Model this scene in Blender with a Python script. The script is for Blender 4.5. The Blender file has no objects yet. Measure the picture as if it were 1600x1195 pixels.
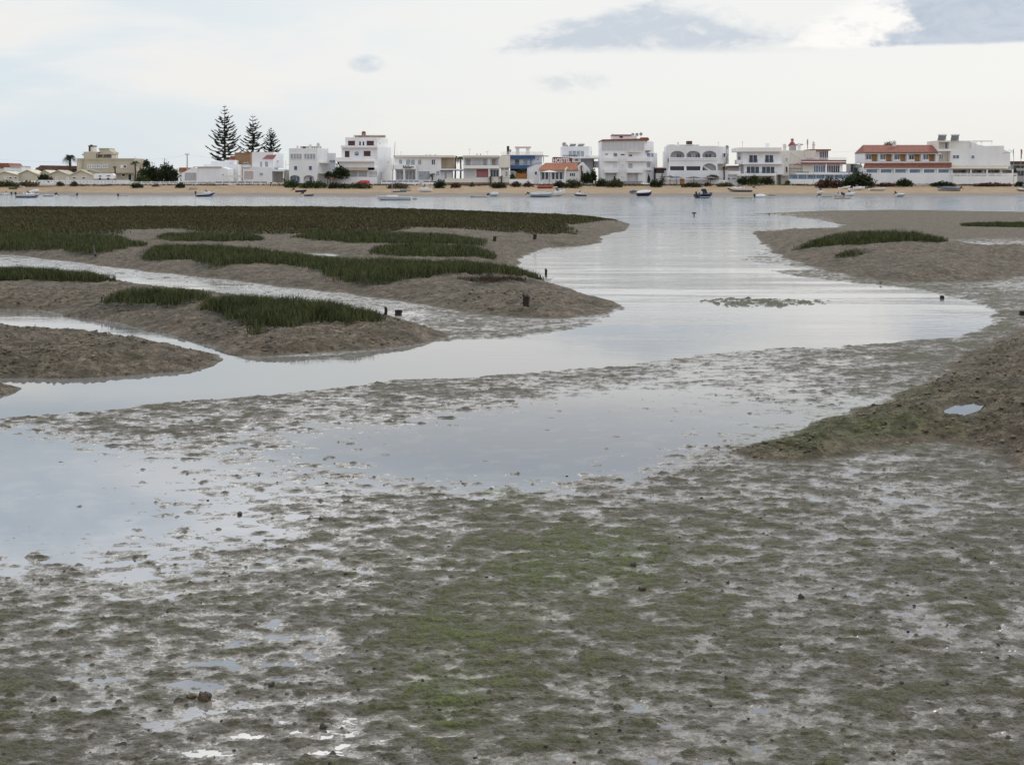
import bpy, math, random
import numpy as np
from mathutils import Vector, geometry
S = bpy.context.scene
COL = S.collection
R = math.radians
# ------------------------------------------------------------------ camera
FPX, HOR, H = 2198.0, 284.0, 3.0          # focal length in photo pixels, horizon row, eye height (m)
cd = bpy.data.cameras.new('camera'); cam = bpy.data.objects.new('camera', cd); COL.objects.link(cam)
cam.location = (0, 0, H); cam.rotation_euler = (R(90), 0, 0)
cd.sensor_width = 36; cd.lens = 36 * FPX / 1600
cd.shift_y = (HOR - 597.5) / 1600          # rising-front framing: verticals stay upright
cd.clip_start = .1; cd.clip_end = 20000
S.camera = cam
S.view_settings.view_transform = 'Standard'; S.view_settings.look = 'None'
S.view_settings.gamma = 1; S.view_settings.exposure = 0
# ------------------------------------------------------------------ world: high bright overcast with broken cloud
SUN_AZ, SUN_EL = 42, 38
w = bpy.data.worlds.new('World'); S.world = w; w.use_nodes = True
nt = w.node_tree; nt.nodes.clear()
def N(t, **k):
    n = nt.nodes.new(t)
    for a, b in k.items(): setattr(n, a, b)
    return n
def sock(n, i, v):
    if isinstance(v, bpy.types.NodeSocket): nt.links.new(v, n.inputs[i])
    elif v is not None: n.inputs[i].default_value = v
def M_(op, a, b=None, c=None, clamp=False):
    n = N('ShaderNodeMath', operation=op, use_clamp=clamp); sock(n, 0, a); sock(n, 1, b); sock(n, 2, c); return n.outputs[0]
def mixc(f, a, b, mode='MIX'):
    n = N('ShaderNodeMix', data_type='RGBA', blend_type=mode); sock(n, 0, f); sock(n, 6, a); sock(n, 7, b); return n.outputs[2]
def rng(v, a, b, c=0., d=1.):
    n = N('ShaderNodeMapRange', interpolation_type='SMOOTHSTEP'); sock(n, 0, v); sock(n, 1, a); sock(n, 2, b); sock(n, 3, c); sock(n, 4, d); return n.outputs[0]
def noise(vec, scale, detail=5., rough=.55, dist=0.):
    n = N('ShaderNodeTexNoise'); sock(n, 'Vector', vec); sock(n, 'Scale', scale); sock(n, 'Detail', detail); sock(n, 'Roughness', rough); sock(n, 'Distortion', dist); return n.outputs[0]
def comb(x, y, z):
    n = N('ShaderNodeCombineXYZ'); sock(n, 0, x); sock(n, 1, y); sock(n, 2, z); return n.outputs[0]
sky = N('ShaderNodeTexSky', sky_type='NISHITA'); sky.sun_disc = False
sky.sun_elevation = R(SUN_EL); sky.sun_rotation = R(SUN_AZ); sky.air_density = 1.2; sky.dust_density = 2
tc = N('ShaderNodeTexCoord'); sp = N('ShaderNodeSeparateXYZ'); nt.links.new(tc.outputs['Generated'], sp.inputs[0])
x, y, z = sp.outputs
az = M_('MULTIPLY', M_('ARCTAN2', x, y), 57.2958)            # degrees right of north (+Y)
el = M_('MULTIPLY', M_('ARCSINE', z), 57.2958)
def gs(a0, ra, e0, re):                                     # soft elliptical patch of sky
    u = M_('DIVIDE', M_('SUBTRACT', az, a0), ra); v = M_('DIVIDE', M_('SUBTRACT', el, e0), re)
    return rng(M_('ADD', M_('MULTIPLY', u, u), M_('MULTIPLY', v, v)), 1., 0.)
V = comb(M_('MULTIPLY', az, .06), M_('MULTIPLY', el, .22), 0.)
n1 = noise(V, 1.6, 6, .5, .3)
n2 = noise(comb(M_('MULTIPLY', az, .3), M_('MULTIPLY', el, .6), 3.), 1.5, 9, .62, .2)
base = mixc(rng(el, 0, 4.5), (.86, .86, .825, 1), (.90, .905, .895, 1))
base = mixc(M_('MULTIPLY', rng(az, 2, -20), M_('MULTIPLY', rng(n1, .38, .6), .75)), base, (.67, .78, .87, 1))
base = mixc(M_('MULTIPLY', rng(az, 4, -16), M_('MULTIPLY', rng(n1, .52, .36), .7)), base, (.9, .88, .86, 1))
# grey-blue cumulus at upper right with flat base, bright rim
# --CLOUDS--
cb = M_('ADD', el, M_('MULTIPLY', M_('SUBTRACT', n2, .5), 1.6))
azn = M_('ADD', az, M_('MULTIPLY', M_('SUBTRACT', n2, .5), 9.))
flat = rng(M_('ADD', el, M_('MULTIPLY', M_('SUBTRACT', n2, .5), .25)), 5.22, 5.42)
big = M_('MULTIPLY', flat, rng(azn, 14.3, 16.6))
rim = M_('MULTIPLY', flat, M_('MULTIPLY', rng(azn, 8.6, 12.), rng(M_('SUBTRACT', cb, M_('MULTIPLY', M_('SUBTRACT', az, 12), .5)), 6.6, 5.6)))
wed = M_('MULTIPLY', rng(M_('ADD', el, M_('MULTIPLY', M_('SUBTRACT', n2, .5), .5)), 5.05, 5.6), M_('MULTIPLY', rng(azn, -.5, 2.), rng(M_('ADD', azn, M_('MULTIPLY', M_('SUBTRACT', el, 5.4), 2.5)), 13., 9.)))
wtop = rng(M_('SUBTRACT', cb, M_('MULTIPLY', M_('SUBTRACT', az, 1.), .24)), 6.5, 5.9)
wed = M_('MULTIPLY', wed, wtop)
n4 = noise(comb(M_('MULTIPLY', az, .5), M_('MULTIPLY', el, 1.1), 5.), 1.3, 9, .6, .4)
base = mixc(M_('MULTIPLY', wed, rng(n4, .3, .55, .35, .95)), base, (.58, .64, .725, 1))
base = mixc(rim, base, (1.0, .98, .96, 1))
base = mixc(M_('MULTIPLY', M_('MULTIPLY', rim, .5), rng(n4, .48, .36)), base, (.70, .73, .77, 1))
base = mixc(M_('MULTIPLY', big, .92), base, mixc(rng(n4, .3, .7), (.44, .52, .64, 1), (.54, .61, .71, 1)))
base = mixc(M_('MULTIPLY', M_('MULTIPLY', gs(-5.9, .9, 4.75, .45), rng(n2, .42, .62)), .75), base, (.58, .66, .76, 1))
base = mixc(M_('MULTIPLY', M_('MULTIPLY', gs(2.4, 2.0, 4.05, .6), rng(n2, .45, .65)), .6), base, (.62, .67, .74, 1))
# above the frame: thick sunlit cloud, greyer to the right, brighter toward the veiled sun
up = rng(el, 7.4, 15.)
n3 = noise(comb(M_('MULTIPLY', az, .05), M_('MULTIPLY', el, .12), 9.), 1.6, 5, .55, .3)
hi = mixc(rng(n3, .36, .64), (1.13, 1.31, 1.50, 1), (1.9, 1.94, 2.02, 1))
hi = mixc(rng(az, -6, 16), hi, (1.15, 1.25, 1.4, 1))
hi = mixc(M_('MULTIPLY', gs(1, 15, 10.6, 2.6), .92), hi, (.52, .635, .79, 1))
hi = mixc(M_('MULTIPLY', gs(-9, 9, 23.5, 4.2), 1.), hi, (5.5, 5.4, 5.2, 1))
base = mixc(up, base, hi)
# overhead and behind: even mid-grey stratus
back = M_('MAXIMUM', rng(el, 24, 45), rng(M_('ABSOLUTE', az), 35, 80))
base = mixc(back, base, (.93, .94, .97, 1))
base = mixc(rng(el, 0, -3), base, (.3, .3, .28, 1))
fin = mixc(.06, mixc(1., base, (10, 10, 10, 1), 'MULTIPLY'), sky.outputs[0])
bg = N('ShaderNodeBackground'); nt.links.new(fin, bg.inputs[0]); bg.inputs[1].default_value = .1
ow = N('ShaderNodeOutputWorld'); nt.links.new(bg.outputs[0], ow.inputs[0])
sl = bpy.data.lights.new('sun', 'SUN'); sl.energy = 1.1; sl.angle = R(10); sl.color = (1, .95, .87)
sun = bpy.data.objects.new('sun', sl); COL.objects.link(sun)
a, e = R(SUN_AZ), R(SUN_EL)
sun.rotation_euler = Vector((math.sin(a) * math.cos(e), math.cos(a) * math.cos(e), math.sin(e))).to_track_quat('Z', 'Y').to_euler()
# ------------------------------------------------------------------ helpers
def lin(c):
    c = c / 255.
    return c / 12.92 if c <= .04045 else ((c + .055) / 1.055) ** 2.4
MATS = {}
def mat(name, col, rough=.8, var=.12, scale=1.2, bump=0., metal=0., spec=.5, streak=False):
    """procedural painted / mineral surface with mild tonal variation"""
    global nt
    if name in MATS: return MATS[name]
    m = bpy.data.materials.new(name); m.use_nodes = True; old = nt; nt = m.node_tree
    b = nt.nodes['Principled BSDF']; t = N('ShaderNodeTexCoord').outputs['Object']
    if streak:
        mp = N('ShaderNodeMapping'); nt.links.new(t, mp.inputs[0]); mp.inputs['Scale'].default_value = (1, 1, .25); t = mp.outputs[0]
    f = noise(t, scale, 6, .6)
    c2 = tuple(c * (1 - var) for c in col) + (1,); c1 = tuple(min(1, c * (1 + var * .4)) for c in col) + (1,)
    nt.links.new(mixc(rng(f, .35, .6), c2, c1), b.inputs['Base Color'])
    b.inputs['Roughness'].default_value = rough; b.inputs['Metallic'].default_value = metal
    b.inputs['Specular IOR Level'].default_value = spec
    if bump:
        bn = N('ShaderNodeBump'); bn.inputs['Strength'].default_value = bump; bn.inputs['Distance'].default_value = .05
        nt.links.new(noise(t, scale * 6, 4), bn.inputs['Height']); nt.links.new(bn.outputs[0], b.inputs['Normal'])
    nt = old; MATS[name] = m; return m
def tag(o, label=None, cat=None, group=None, kind=None):
    if label: o['label'] = label
    if cat: o['category'] = cat
    if group: o['group'] = group
    if kind: o['kind'] = kind
    return o
def empty(name, loc, label, cat, group=None):
    o = bpy.data.objects.new(name, None); COL.objects.link(o); o.location = loc; o.empty_display_size = .3
    return tag(o, label, cat, group)
def link(name, me, m, parent=None, smooth=False):
    o = bpy.data.objects.new(name, me); COL.objects.link(o)
    if m: me.materials.append(m)
    if parent:
        o.parent = parent; l = parent
        o.location = (0, 0, 0); o.matrix_parent_inverse.identity()
        off = Vector((0, 0, 0)); p = parent
        while p: off += p.location; p = p.parent
        if not o.get('local'): me.transform(__import__('mathutils').Matrix.Translation(-off))
    if smooth: me.shade_smooth()
    return o
def npmesh(name, v, f):
    """v (n,3) array, f (m,k) array"""
    me = bpy.data.meshes.new(name); n, k = f.shape
    me.vertices.add(len(v)); me.vertices.foreach_set('co', np.ascontiguousarray(v, dtype=np.float32).ravel())
    me.loops.add(n * k); me.loops.foreach_set('vertex_index', np.ascontiguousarray(f, dtype=np.int32).ravel())
    me.polygons.add(n); me.polygons.foreach_set('loop_start', np.arange(0, n * k, k, dtype=np.int32))
    me.update(calc_edges=True); return me
# value noise -------------------------------------------------------------
_rs = np.random.RandomState(7); _T = _rs.rand(4, 1024, 1024).astype(np.float32)
def vn(x, y, s=0):
    xi = np.floor(x).astype(np.int64); yi = np.floor(y).astype(np.int64); fx = (x - xi).astype(np.float32); fy = (y - yi).astype(np.float32)
    fx = fx * fx * (3 - 2 * fx); fy = fy * fy * (3 - 2 * fy); T = _T[s % 4]; xi = (xi + 131 * s) & 1023; yi = (yi + 57 * s) & 1023; x1 = (xi + 1) & 1023; y1 = (yi + 1) & 1023
    return (T[yi, xi] * (1 - fx) + T[yi, x1] * fx) * (1 - fy) + (T[y1, xi] * (1 - fx) + T[y1, x1] * fx) * fy
def fbm(x, y, o=4, s=0, g=.5):
    r = 0; a = 1.; t = 0
    for i in range(o):
        c, sn = math.cos(1.1 * i), math.sin(1.1 * i)
        r = r + a * (vn((x * c - y * sn) * 2 ** i + 17.3 * i, (x * sn + y * c) * 2 ** i + 9.1 * i, s + i) - .5); t += a; a *= g
    return r / t * 2                                   # about -1..1
def sm(x, a, b):
    t = np.clip((x - a) / (b - a), 0, 1); return t * t * (3 - 2 * t)
def G(px, py, z=0.):
    Y = (H - z) * FPX / (py - HOR); return ((px - 800) / FPX * Y, Y)
def gp(poly, z=0.): return np.array([G(a, b, z) for a, b in poly])
def sdist(X, Y, P):
    """signed distance to polygon, + inside"""
    d = np.full(X.shape, 1e9); ins = np.zeros(X.shape, bool); n = len(P)
    for i in range(n):
        x0, y0 = P[i]; x1, y1 = P[(i + 1) % n]; ex, ey = x1 - x0, y1 - y0
        t = np.clip(((X - x0) * ex + (Y - y0) * ey) / (ex * ex + ey * ey + 1e-9), 0, 1)
        d = np.minimum(d, (X - x0 - t * ex) ** 2 + (Y - y0 - t * ey) ** 2)
        if y0 != y1:
            c = ((y0 > Y) != (y1 > Y)) & (X < (x1 - x0) * (Y - y0) / (y1 - y0) + x0); ins ^= c
    d = np.sqrt(d); return np.where(ins, d, -d)
# ================================================================== SETTING: water, mudflats, banks
CH = [(-3000, 290), (5000, 290), (5000, 331), (1600, 331), (1400, 328), (1250, 330), (1162, 334), (1200, 336), (1250, 341), (1300, 349), (1302, 355), (1230, 357), (1172, 360),
      (1182, 374), (1188, 388), (1135, 403), (1160, 410), (1253, 420), (1172, 422), (1200, 429), (1290, 440), (1400, 450), (1450, 458), (1500, 470), (1530, 485), (1536, 497), (1510, 515),
      (1480, 525), (1400, 531), (1300, 540), (1200, 540), (1100, 550), (1040, 557), (960, 564), (900, 572), (800, 580), (700, 588), (600, 594), (500, 603), (400, 612), (300, 621), (200, 632),
      (100, 643), (0, 650), (-800, 700), (-800, 585), (0, 590), (200, 583), (340, 568), (420, 560), (520, 558), (640, 545), (700, 537), (800, 531), (860, 525), (930, 512), (985, 495), (1000, 480), (967, 468),
      (900, 448), (870, 436), (830, 414), (818, 404), (880, 393), (945, 381), (940, 370), (978, 358), (984, 348), (950, 343), (850, 337), (500, 327), (-3000, 325.5)]
CHN = [CH,
       [(-100, 486), (0, 486), (30, 485), (60, 489), (110, 497), (170, 505), (240, 522), (300, 534), (350, 552), (375, 560), (350, 566), (320, 556), (250, 538), (180, 524), (100, 514), (0, 506), (-100, 504)],
       [(172, 433), (240, 440), (300, 446), (362, 453), (370, 457), (300, 456), (220, 449), (172, 439)],
       [(1568, 427), (1600, 424), (1800, 420), (1800, 440), (1600, 433)],
       [(1478, 378), (1530, 381), (1590, 394), (1640, 398), (1530, 401), (1520, 392)]]
ISL = [([(1101, 467), (1130, 464), (1190, 465), (1260, 467), (1350, 470), (1300, 477), (1200, 481), (1106, 479)], 4.2)]
# banks: outline at z=0, crest height, run
A_ = [(-900, 386), (0, 398), (100, 408), (180, 418), (260, 428), (340, 437), (420, 446), (520, 458), (600, 468), (680, 481), (760, 493), (820, 498), (880, 498), (930, 492), (967, 481), (960, 475), (940, 468),
      (900, 456), (860, 444), (835, 430), (812, 416), (812, 405), (830, 396), (845, 388), (900, 386), (943, 379), (936, 370), (977, 360), (985, 350), (940, 343), (850, 338), (700, 332), (500, 327), (-900, 326)]
B_ = [(-500, 477), (0, 484), (60, 486), (110, 495), (170, 503), (240, 520), (300, 533), (345, 548), (380, 556), (450, 556), (520, 552), (600, 545), (650, 537), (692, 527), (688, 518), (650, 506), (620, 498),
      (560, 489), (450, 476), (370, 467), (300, 460), (230, 450), (165, 439), (100, 430), (0, 424), (-500, 416)]
C_ = [(-500, 500), (0, 512), (100, 518), (200, 529), (290, 545), (348, 561), (338, 571), (290, 579), (200, 586), (100, 592), (0, 591), (-500, 588)]
D_ = [(-300, 598), (0, 602), (34, 607), (26, 613), (0, 618), (-300, 628)]
E_ = [(1176, 362), (1190, 380), (1215, 398), (1260, 415), (1300, 425), (1340, 435), (1400, 442), (1480, 443), (1560, 440), (1590, 434), (1640, 426), (1900, 415), (1900, 402), (1640, 400), (1560, 392), (1500, 384), (1420, 374), (1300, 368), (1230, 366)]
G_ = [(1120, 708), (1180, 690), (1250, 670), (1310, 651), (1380, 631), (1440, 602), (1500, 562), (1560, 532), (1600, 512), (1700, 472), (2300, 430), (2300, 850), (1800, 860), (1650, 760), (1560, 706), (1480, 694), (1420, 700), (1350, 712), (1250, 725), (1170, 722)]
BANKS = [(A_, .28, 2.6, .5), (B_, .28, 2.2, .4), (C_, .23, 2.2, .4), (D_, .10, .7, .2), (E_, .66, 7., .6), (G_, .21, 2.4, .6)]
LC = """0,660,.9 200,660,1.1 400,630,1.2 600,610,1.5 800,600,1.4 1000,575,1 1100,565,.5 1200,560,.2 1300,555,.8 1400,548,1.2 1460,560,2.2 1100,600,-.2 1000,620,-.3 900,610,.5
1200,600,0 1300,600,1.2 1250,640,.4 700,640,1. 500,650,1.2 550,680,.9 300,680,1.3 150,700,.6 650,700,-2.6 800,690,-2.8 900,700,-2.8 1000,680,-2.4 1080,665,-2 1000,645,-1.2 1150,645,-1.2
1200,640,-.7 700,722,-2.6 560,705,-1.6 800,728,-2.4 880,724,-2 450,700,-.1 -100,800,-3.4 -500,800,-3.4 50,760,-3.2 100,800,-3.2 0,860,-2.0 150,830,-1.5 250,790,-.9 350,740,-.2 450,745,.5 0,710,-2.2 300,850,.4
100,890,.2 200,870,.1 500,780,.3 600,765,.6 750,765,1.5 900,750,1.5 1050,730,1.5 1150,712,2 400,850,.7 600,850,1.2 800,850,1.9 1000,800,1.6 1200,800,1.0 1400,800,1.1 1600,800,1.3 1300,730,1.2 0,940,1.3 
300,950,1.7 150,930,1.2 500,960,1.4 700,950,1.8 900,1000,1.9 1100,950,1.4 1100,1100,1.4 1300,1000,1.1 1500,1000,1.4 1700,1000,1.4 1500,1180,1.6 1300,1180,1.2 900,1180,1.3 1000,1120,.9 700,1080,2 600,1150,1 500,1170,.9
350,1130,.8 320,1150,.9 200,1100,1.1 0,1100,1.5 100,1190,1.2 640,1180,.9 400,1060,.8 700,600,.8 760,520,1 850,510,1 930,500,.3 960,480,.6 720,505,1.6 620,488,.3 500,470,.2 400,460,-.2 300,450,-.3 200,430,.2 100,412,.2
0,402,-.1 -300,400,0 1200,365,.4 1250,358,.8 1400,350,3 1500,365,3 1550,345,3 1700,370,3 1620,395,1 1550,388,-.2 1650,385,1.5 1180,410,.7 1250,428,1.2 1350,440,1.5 1500,455,1.6 1570,480,2 1560,500,1.7 1590,450,1 1530,540,1.8 880,398,.5"""
LC = np.array([[float(t) for t in s.split(',')] for s in LC.split()])
GC = """930,870,1.0,170,60 860,900,.9,150,55 1000,860,.6,150,50 720,990,.8,130,80 700,1090,.95,110,90 800,960,.7,120,60 790,772,.8,80,26 1300,672,1.2,150,24 1250,690,.9,110,26 1400,640,.5,120,40 400,920,.35,260,60 200,960,.35,260,70
1100,880,.4,260,80 1250,1170,.5,140,50 300,1010,.35,200,50 1300,790,.3,120,30 560,780,.35,200,40 700,880,.45,300,60 1000,960,.45,300,90 950,1080,.4,260,60 1160,630,.2,160,40"""
GC = np.array([[float(t) for t in s.split(',')] for s in GC.split()])
def interp_grid(u, v, fn):
    """evaluate a smooth screen-plan map on a coarse lattice of ground rays, then bilinear"""
    gu = np.arange(-900, 2600, 20.); gv = np.arange(318, 1330, 6.); F = fn(*np.meshgrid(gu, gv))
    a = np.clip((u - gu[0]) / 20., 0, len(gu) - 1.001); b = np.clip((v - gv[0]) / 6., 0, len(gv) - 1.001)
    i = a.astype(int); j = b.astype(int); fa = a - i; fb = b - j
    return (F[j, i] * (1 - fa) + F[j, i + 1] * fa) * (1 - fb) + (F[j + 1, i] * (1 - fa) + F[j + 1, i + 1] * fa) * fb
def lmap(U, Vv):
    num = 0; den = 1e-12
    for a, b, c in LC:
        k = .22 + 1.3 * max(0, b - 340) / 855
        s = 30 + 55 * max(0, b - 400) / 800
        w_ = np.exp(-(((U - a) / (s * 1.9)) ** 2 + ((Vv - b) / (s * k * .62 + 4)) ** 2) / 2) + 1e-7 / (1 + ((U - a) / 300) ** 2 + ((Vv - b) / 60) ** 2); num = num + w_ * c; den = den + w_
    return num / den
def gmap(U, Vv):
    r = 0
    for a, b, c, s, t in GC: r = np.maximum(r, c * np.exp(-(((U - a) / s) ** 2 + ((Vv - b) / t) ** 2)))
    return r
def terrain(X, Y):
    """height (m) plus masks of the tidal ground at world X,Y"""
    v = HOR + H * FPX / Y; u = 800 + X / Y * FPX
    foot = Y * Y / (FPX * H) * 1.3                       # ground footprint of a mesh row
    L = interp_grid(u, v, lmap); green = np.maximum(interp_grid(u, v, gmap), .30 * sm(v, 730, 800) * sm(u, 1300, 800) * np.clip(.8 + 1.2 * fbm(X * .8, Y * .8, 3, 13), 0, 1))
    big = fbm(X * 1.3, Y * 1.3, 2, 3); med = fbm(X * 5.6, Y * 8.0, 5, 1, .66); spk = sm(vn(X * 6.5, Y * 9, 3), .80, .97) * sm(vn(X * 1.1, Y * 1.6, 2), .35, .6) + .8 * sm(vn(X * 15, Y * 21, 1), .9, .98); fine = fbm(X * 13, Y * 15, 3, 5, .6); vf = fbm(X * 46, Y * 50, 2, 8)
    kf = np.clip(.09 / foot, 0, 1); kv = np.clip(.03 / foot, 0, 1)
    rel = L + .75 * big + 2.5 * med + 1.7 * spk
    h = rel + .35 * fine * kf
    mt = sm(rel + 1.1 * fine * kf, .5, 2.7)               # algal mat on the hummocks
    h = h + mt * (.65 * fine * kf + .5 * vf * kv + .3)
    h = np.where(h > 0, h * .9, h * 1.4)
    wob = fbm(X * .9, Y * .9, 4, 11)
    for P in CHN:
        d = sdist(X, Y, gp(P)); d = d + wob * (.12 + Y * .006) + .1
        wd = .25 + .006 * Y
        t = sm(d, -wd, wd); h = h * (1 - t) + t * (-5 - .5 * med) ; mt = mt * (1 - t)
    mt = np.maximum(mt, sm(Y, 62, 80) * np.clip(.75 + 1.1 * fbm(X * .35, Y * .22, 4, 4), 0, 1))
    for P, c in ISL:
        t = sm(sdist(X, Y, gp(P)) + .5 * wob + .6 * med, -.5, .8); h = h * (1 - t) + t * (c * .28 + 6 * med); mt = np.maximum(mt, t * .95)
    h = h / 100
    bank = np.zeros(X.shape); rough = fbm(X * 2.2, Y * 2.2, 4, 2, .6); clod = np.abs(fbm(X * 5, Y * 6, 4, 7, .6))
    for P, hc, run, wb in BANKS:
        Q = gp(P); d = sdist(X, Y, Q); d = d + wob * wb * .55
        t = np.clip(d / run, 0, 1); pr = 1 - (1 - t) ** 2.2
        und = 1 + .22 * fbm(X * .22, Y * .22, 3, 6)
        hb = hc * und * pr + (.07 * rough + .07 * clod) * sm(d, 0, .6) + .03 * fine * kf * sm(d, 0, .2)
        h = np.where(d > 0, np.maximum(h, hb + .012), h)
        bank = np.maximum(bank, sm(d, -.10, .10))
    # hollow with a pool on the big marsh; puddle on the near right bank
    for P, zb, k in POOLS:
        d = sdist(X, Y, gp(P, zb)) + wob * .15
        h = np.maximum(h, (zb + .2) * sm(d, -2.2 * k - .5, -k) - .2 + .012 + .03 * rough) if k < 1 else h; t = sm(d, -k * .6, .1); h = h * (1 - t) + np.minimum(h, zb - .05) * t
    bank = np.maximum(bank, .85 * sm(Y, 60, 78) * sm(h, -.01, .02)); h = h + .10 * sm(X - .34 * Y, .15, 2.2) * sm(Y, 26, 12) * (1 + .3 * med)      # ground lifts to the right
    return h, mt, green, bank, rel
POOLS = [([(470, 396), (500, 394), (530, 400), (545, 404), (470, 404)], .16, 2.0),
         ([(1478, 640), (1500, 630), (1536, 630), (1528, 640), (1500, 649), (1480, 648)], .15, .35)]
uu = np.concatenate([np.linspace(-9000, -420, 60), np.arange(-400, 2000, 1.9), np.linspace(2020, 10500, 60)])
vv = np.concatenate([np.arange(319.5, 330, .35), np.arange(330, 420, .55), np.arange(420, 700, .95), np.arange(700, 1215, 1.35), np.geomspace(1217, 6000, 60)])
U, Vg = np.meshgrid(uu, vv); Yg = H * FPX / (Vg - HOR); Xg = (U - 800) / FPX * Yg
hh, mt, green, bank, rel = terrain(Xg, Yg)
VEG = []   # vegetation beds: (outline px, ground z, blade height, density/m2, label, kind)
VEG += [([(-300, 440), (0, 440), (60, 441), (120, 442), (170, 441), (174, 437), (100, 431), (0, 428), (-300, 425)], .27, .27, 200, 'dark green grass bed on the bank at the left edge between two tidal creeks', 's'),
        ([(152, 470), (190, 479), (230, 476), (270, 479), (310, 473), (332, 470), (335, 466), (300, 463), (250, 462), (165, 465)], .27, .21, 260, 'thin strip of grass on the middle bank left of the tallest grass clump', 's'),
        ([(314, 484), (345, 497), (375, 506), (400, 516), (425, 508), (460, 511), (500, 503), (540, 506), (590, 501), (603, 496), (590, 491), (520, 484), (450, 479), (390, 476), (330, 478)], .27, .26, 330, 'tallest dark grass clump on the middle bank beside the main channel', 's'),
        ([(212, 402), (250, 406), (300, 405), (318, 417), (345, 418), (400, 414), (430, 416), (480, 420), (500, 426), (530, 437), (600, 442), (640, 437), (700, 434), (760, 433), (800, 430), (850, 428), (852, 424), (820, 420), (740, 417), (600, 414), (540, 413), (500, 408), (440, 400), (400, 395), (330, 391), (240, 391)], .27, .24, 95, 'long front belt of green grass along the big marsh above the muddy slope', 's'),
        ([(570, 399), (600, 402), (700, 404), (740, 402), (770, 404), (776, 400), (760, 392), (650, 388), (590, 390)], .27, .24, 60, 'oval grass bed on the marsh behind the front belt, left of the mud bay', 's'),
        ([(238, 375), (300, 380), (400, 379), (415, 377), (400, 370), (250, 369)], .27, .22, 45, 'narrow grass strip on the marsh behind a thin mud line', 's'),
        ([(-500, 386), (0, 387), (60, 389), (100, 390), (120, 396), (180, 395), (212, 388), (236, 384), (196, 379), (190, 372), (0, 368), (-500, 366)], .27, .24, 45, 'grass bed at the left of the marsh ending above the sloping mud', 's'),
        ([(455, 374), (530, 380), (600, 382), (700, 384), (760, 386), (762, 378), (700, 371), (560, 367), (470, 368)], .27, .22, 40, 'grass strip right of the small marsh pool and behind the oval bed', 's'),
        ([(-900, 367), (0, 367), (190, 367), (200, 361), (270, 358), (300, 364), (440, 367), (560, 366), (620, 364), (640, 356), (720, 359), (760, 361), (850, 367), (896, 365), (902, 361), (880, 353), (920, 349), (964, 342), (900, 337), (700, 330), (500, 324.6), (-900, 323.4)], .27, .13, 15, 'wide far marsh of mixed olive and rust coloured plants below the open water', 'm'),
        ([(712, 441), (760, 447), (800, 443), (838, 440), (820, 433), (740, 434)], .24, .10, 160, 'low brownish plants creeping down the bank below the front grass belt', 'r'),
        ([(1243, 373), (1300, 375), (1370, 378), (1420, 377), (1470, 379), (1474, 376), (1440, 371), (1350, 366), (1290, 367)], .64, .32, 60, 'domed dark green grass bed crowning the muddy island at right', 's'),
        ([(1296, 386), (1330, 389), (1356, 387), (1350, 383), (1310, 383)], .60, .15, 90, 'small tuft of grass on the island slope below its crown', 's'),
        ([(1502, 353), (1600, 355), (1800, 356), (1800, 351), (1600, 350), (1510, 351)], .05, .24, 40, 'thin grass strip on the far flat at the right edge', 's')]
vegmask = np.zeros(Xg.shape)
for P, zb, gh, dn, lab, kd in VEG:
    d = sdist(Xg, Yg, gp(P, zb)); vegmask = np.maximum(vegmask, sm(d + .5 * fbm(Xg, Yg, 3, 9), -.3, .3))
me = npmesh('mudflat', np.stack([Xg, Yg, hh], -1).reshape(-1, 3), (lambda i: np.stack([i, i + 1, i + 1 + len(uu), i + len(uu)], -1))(
    (np.arange(len(vv) - 1)[:, None] * len(uu) + np.arange(len(uu) - 1)[None]).ravel())[:, ::-1])
at = me.color_attributes.new('masks', 'FLOAT_COLOR', 'POINT')
at.data.foreach_set('color', np.stack([green, mt, bank, vegmask], -1).astype(np.float32).ravel())
m = bpy.data.materials.new('tidal mud'); m.use_nodes = True; nt = m.node_tree; b = nt.nodes['Principled BSDF']
ca = N('ShaderNodeVertexColor', layer_name='masks'); sc = N('ShaderNodeSeparateColor'); nt.links.new(ca.outputs[0], sc.inputs[0])
gR, gM, gB = sc.outputs; gV = ca.outputs[1]
P3 = N('ShaderNodeTexCoord').outputs['Object']
nA = noise(P3, 1.1, 5); nB = noise(P3, 9, 6, .65); nC = noise(P3, 42, 4, .65); nE = noise(P3, 4.5, 7, .72, .4)
silt = mixc(rng(nA, .35, .65), (.165, .147, .124, 1), (.21, .189, .162, 1))
silt = mixc(M_('MULTIPLY', rng(nC, .55, .72), .35), silt, (.13, .12, .105, 1))
matc = mixc(rng(nB, .38, .62), (.092, .084, .052, 1), (.15, .138, .095, 1))
matc = mixc(M_('MULTIPLY', rng(nC, .45, .65), .5), matc, (.175, .156, .12, 1))
gfac = M_('MULTIPLY', M_('MULTIPLY', gR, 1.25), rng(nB, .26, .56), None, True)
olive = mixc(M_('MULTIPLY', rng(nA, .3, .6), .7), matc, (.085, .086, .034, 1))
greenc = mixc(rng(nC, .35, .6), (.062, .078, .018, 1), (.125, .150, .042, 1))
matc = mixc(gfac, olive, greenc)
mfac = M_('ADD', gM, M_('MULTIPLY', M_('SUBTRACT', M_('ADD', M_('MULTIPLY', nC, .6), M_('MULTIPLY', nB, .7)), .65), 1.8), None, True)
gm2 = M_('MAXIMUM', mfac, M_('MULTIPLY', gfac, .75))
colr = mixc(gm2, silt, matc)
bankc = mixc(rng(nB, .38, .6), (.085, .064, .038, 1), (.235, .187, .13, 1))
bankc = mixc(M_('MULTIPLY', rng(nC, .48, .66), .5), bankc, (.26, .215, .165, 1))
bankc = mixc(M_('MULTIPLY', rng(nA, .45, .62), .55), bankc, (.085, .078, .038, 1))
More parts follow.
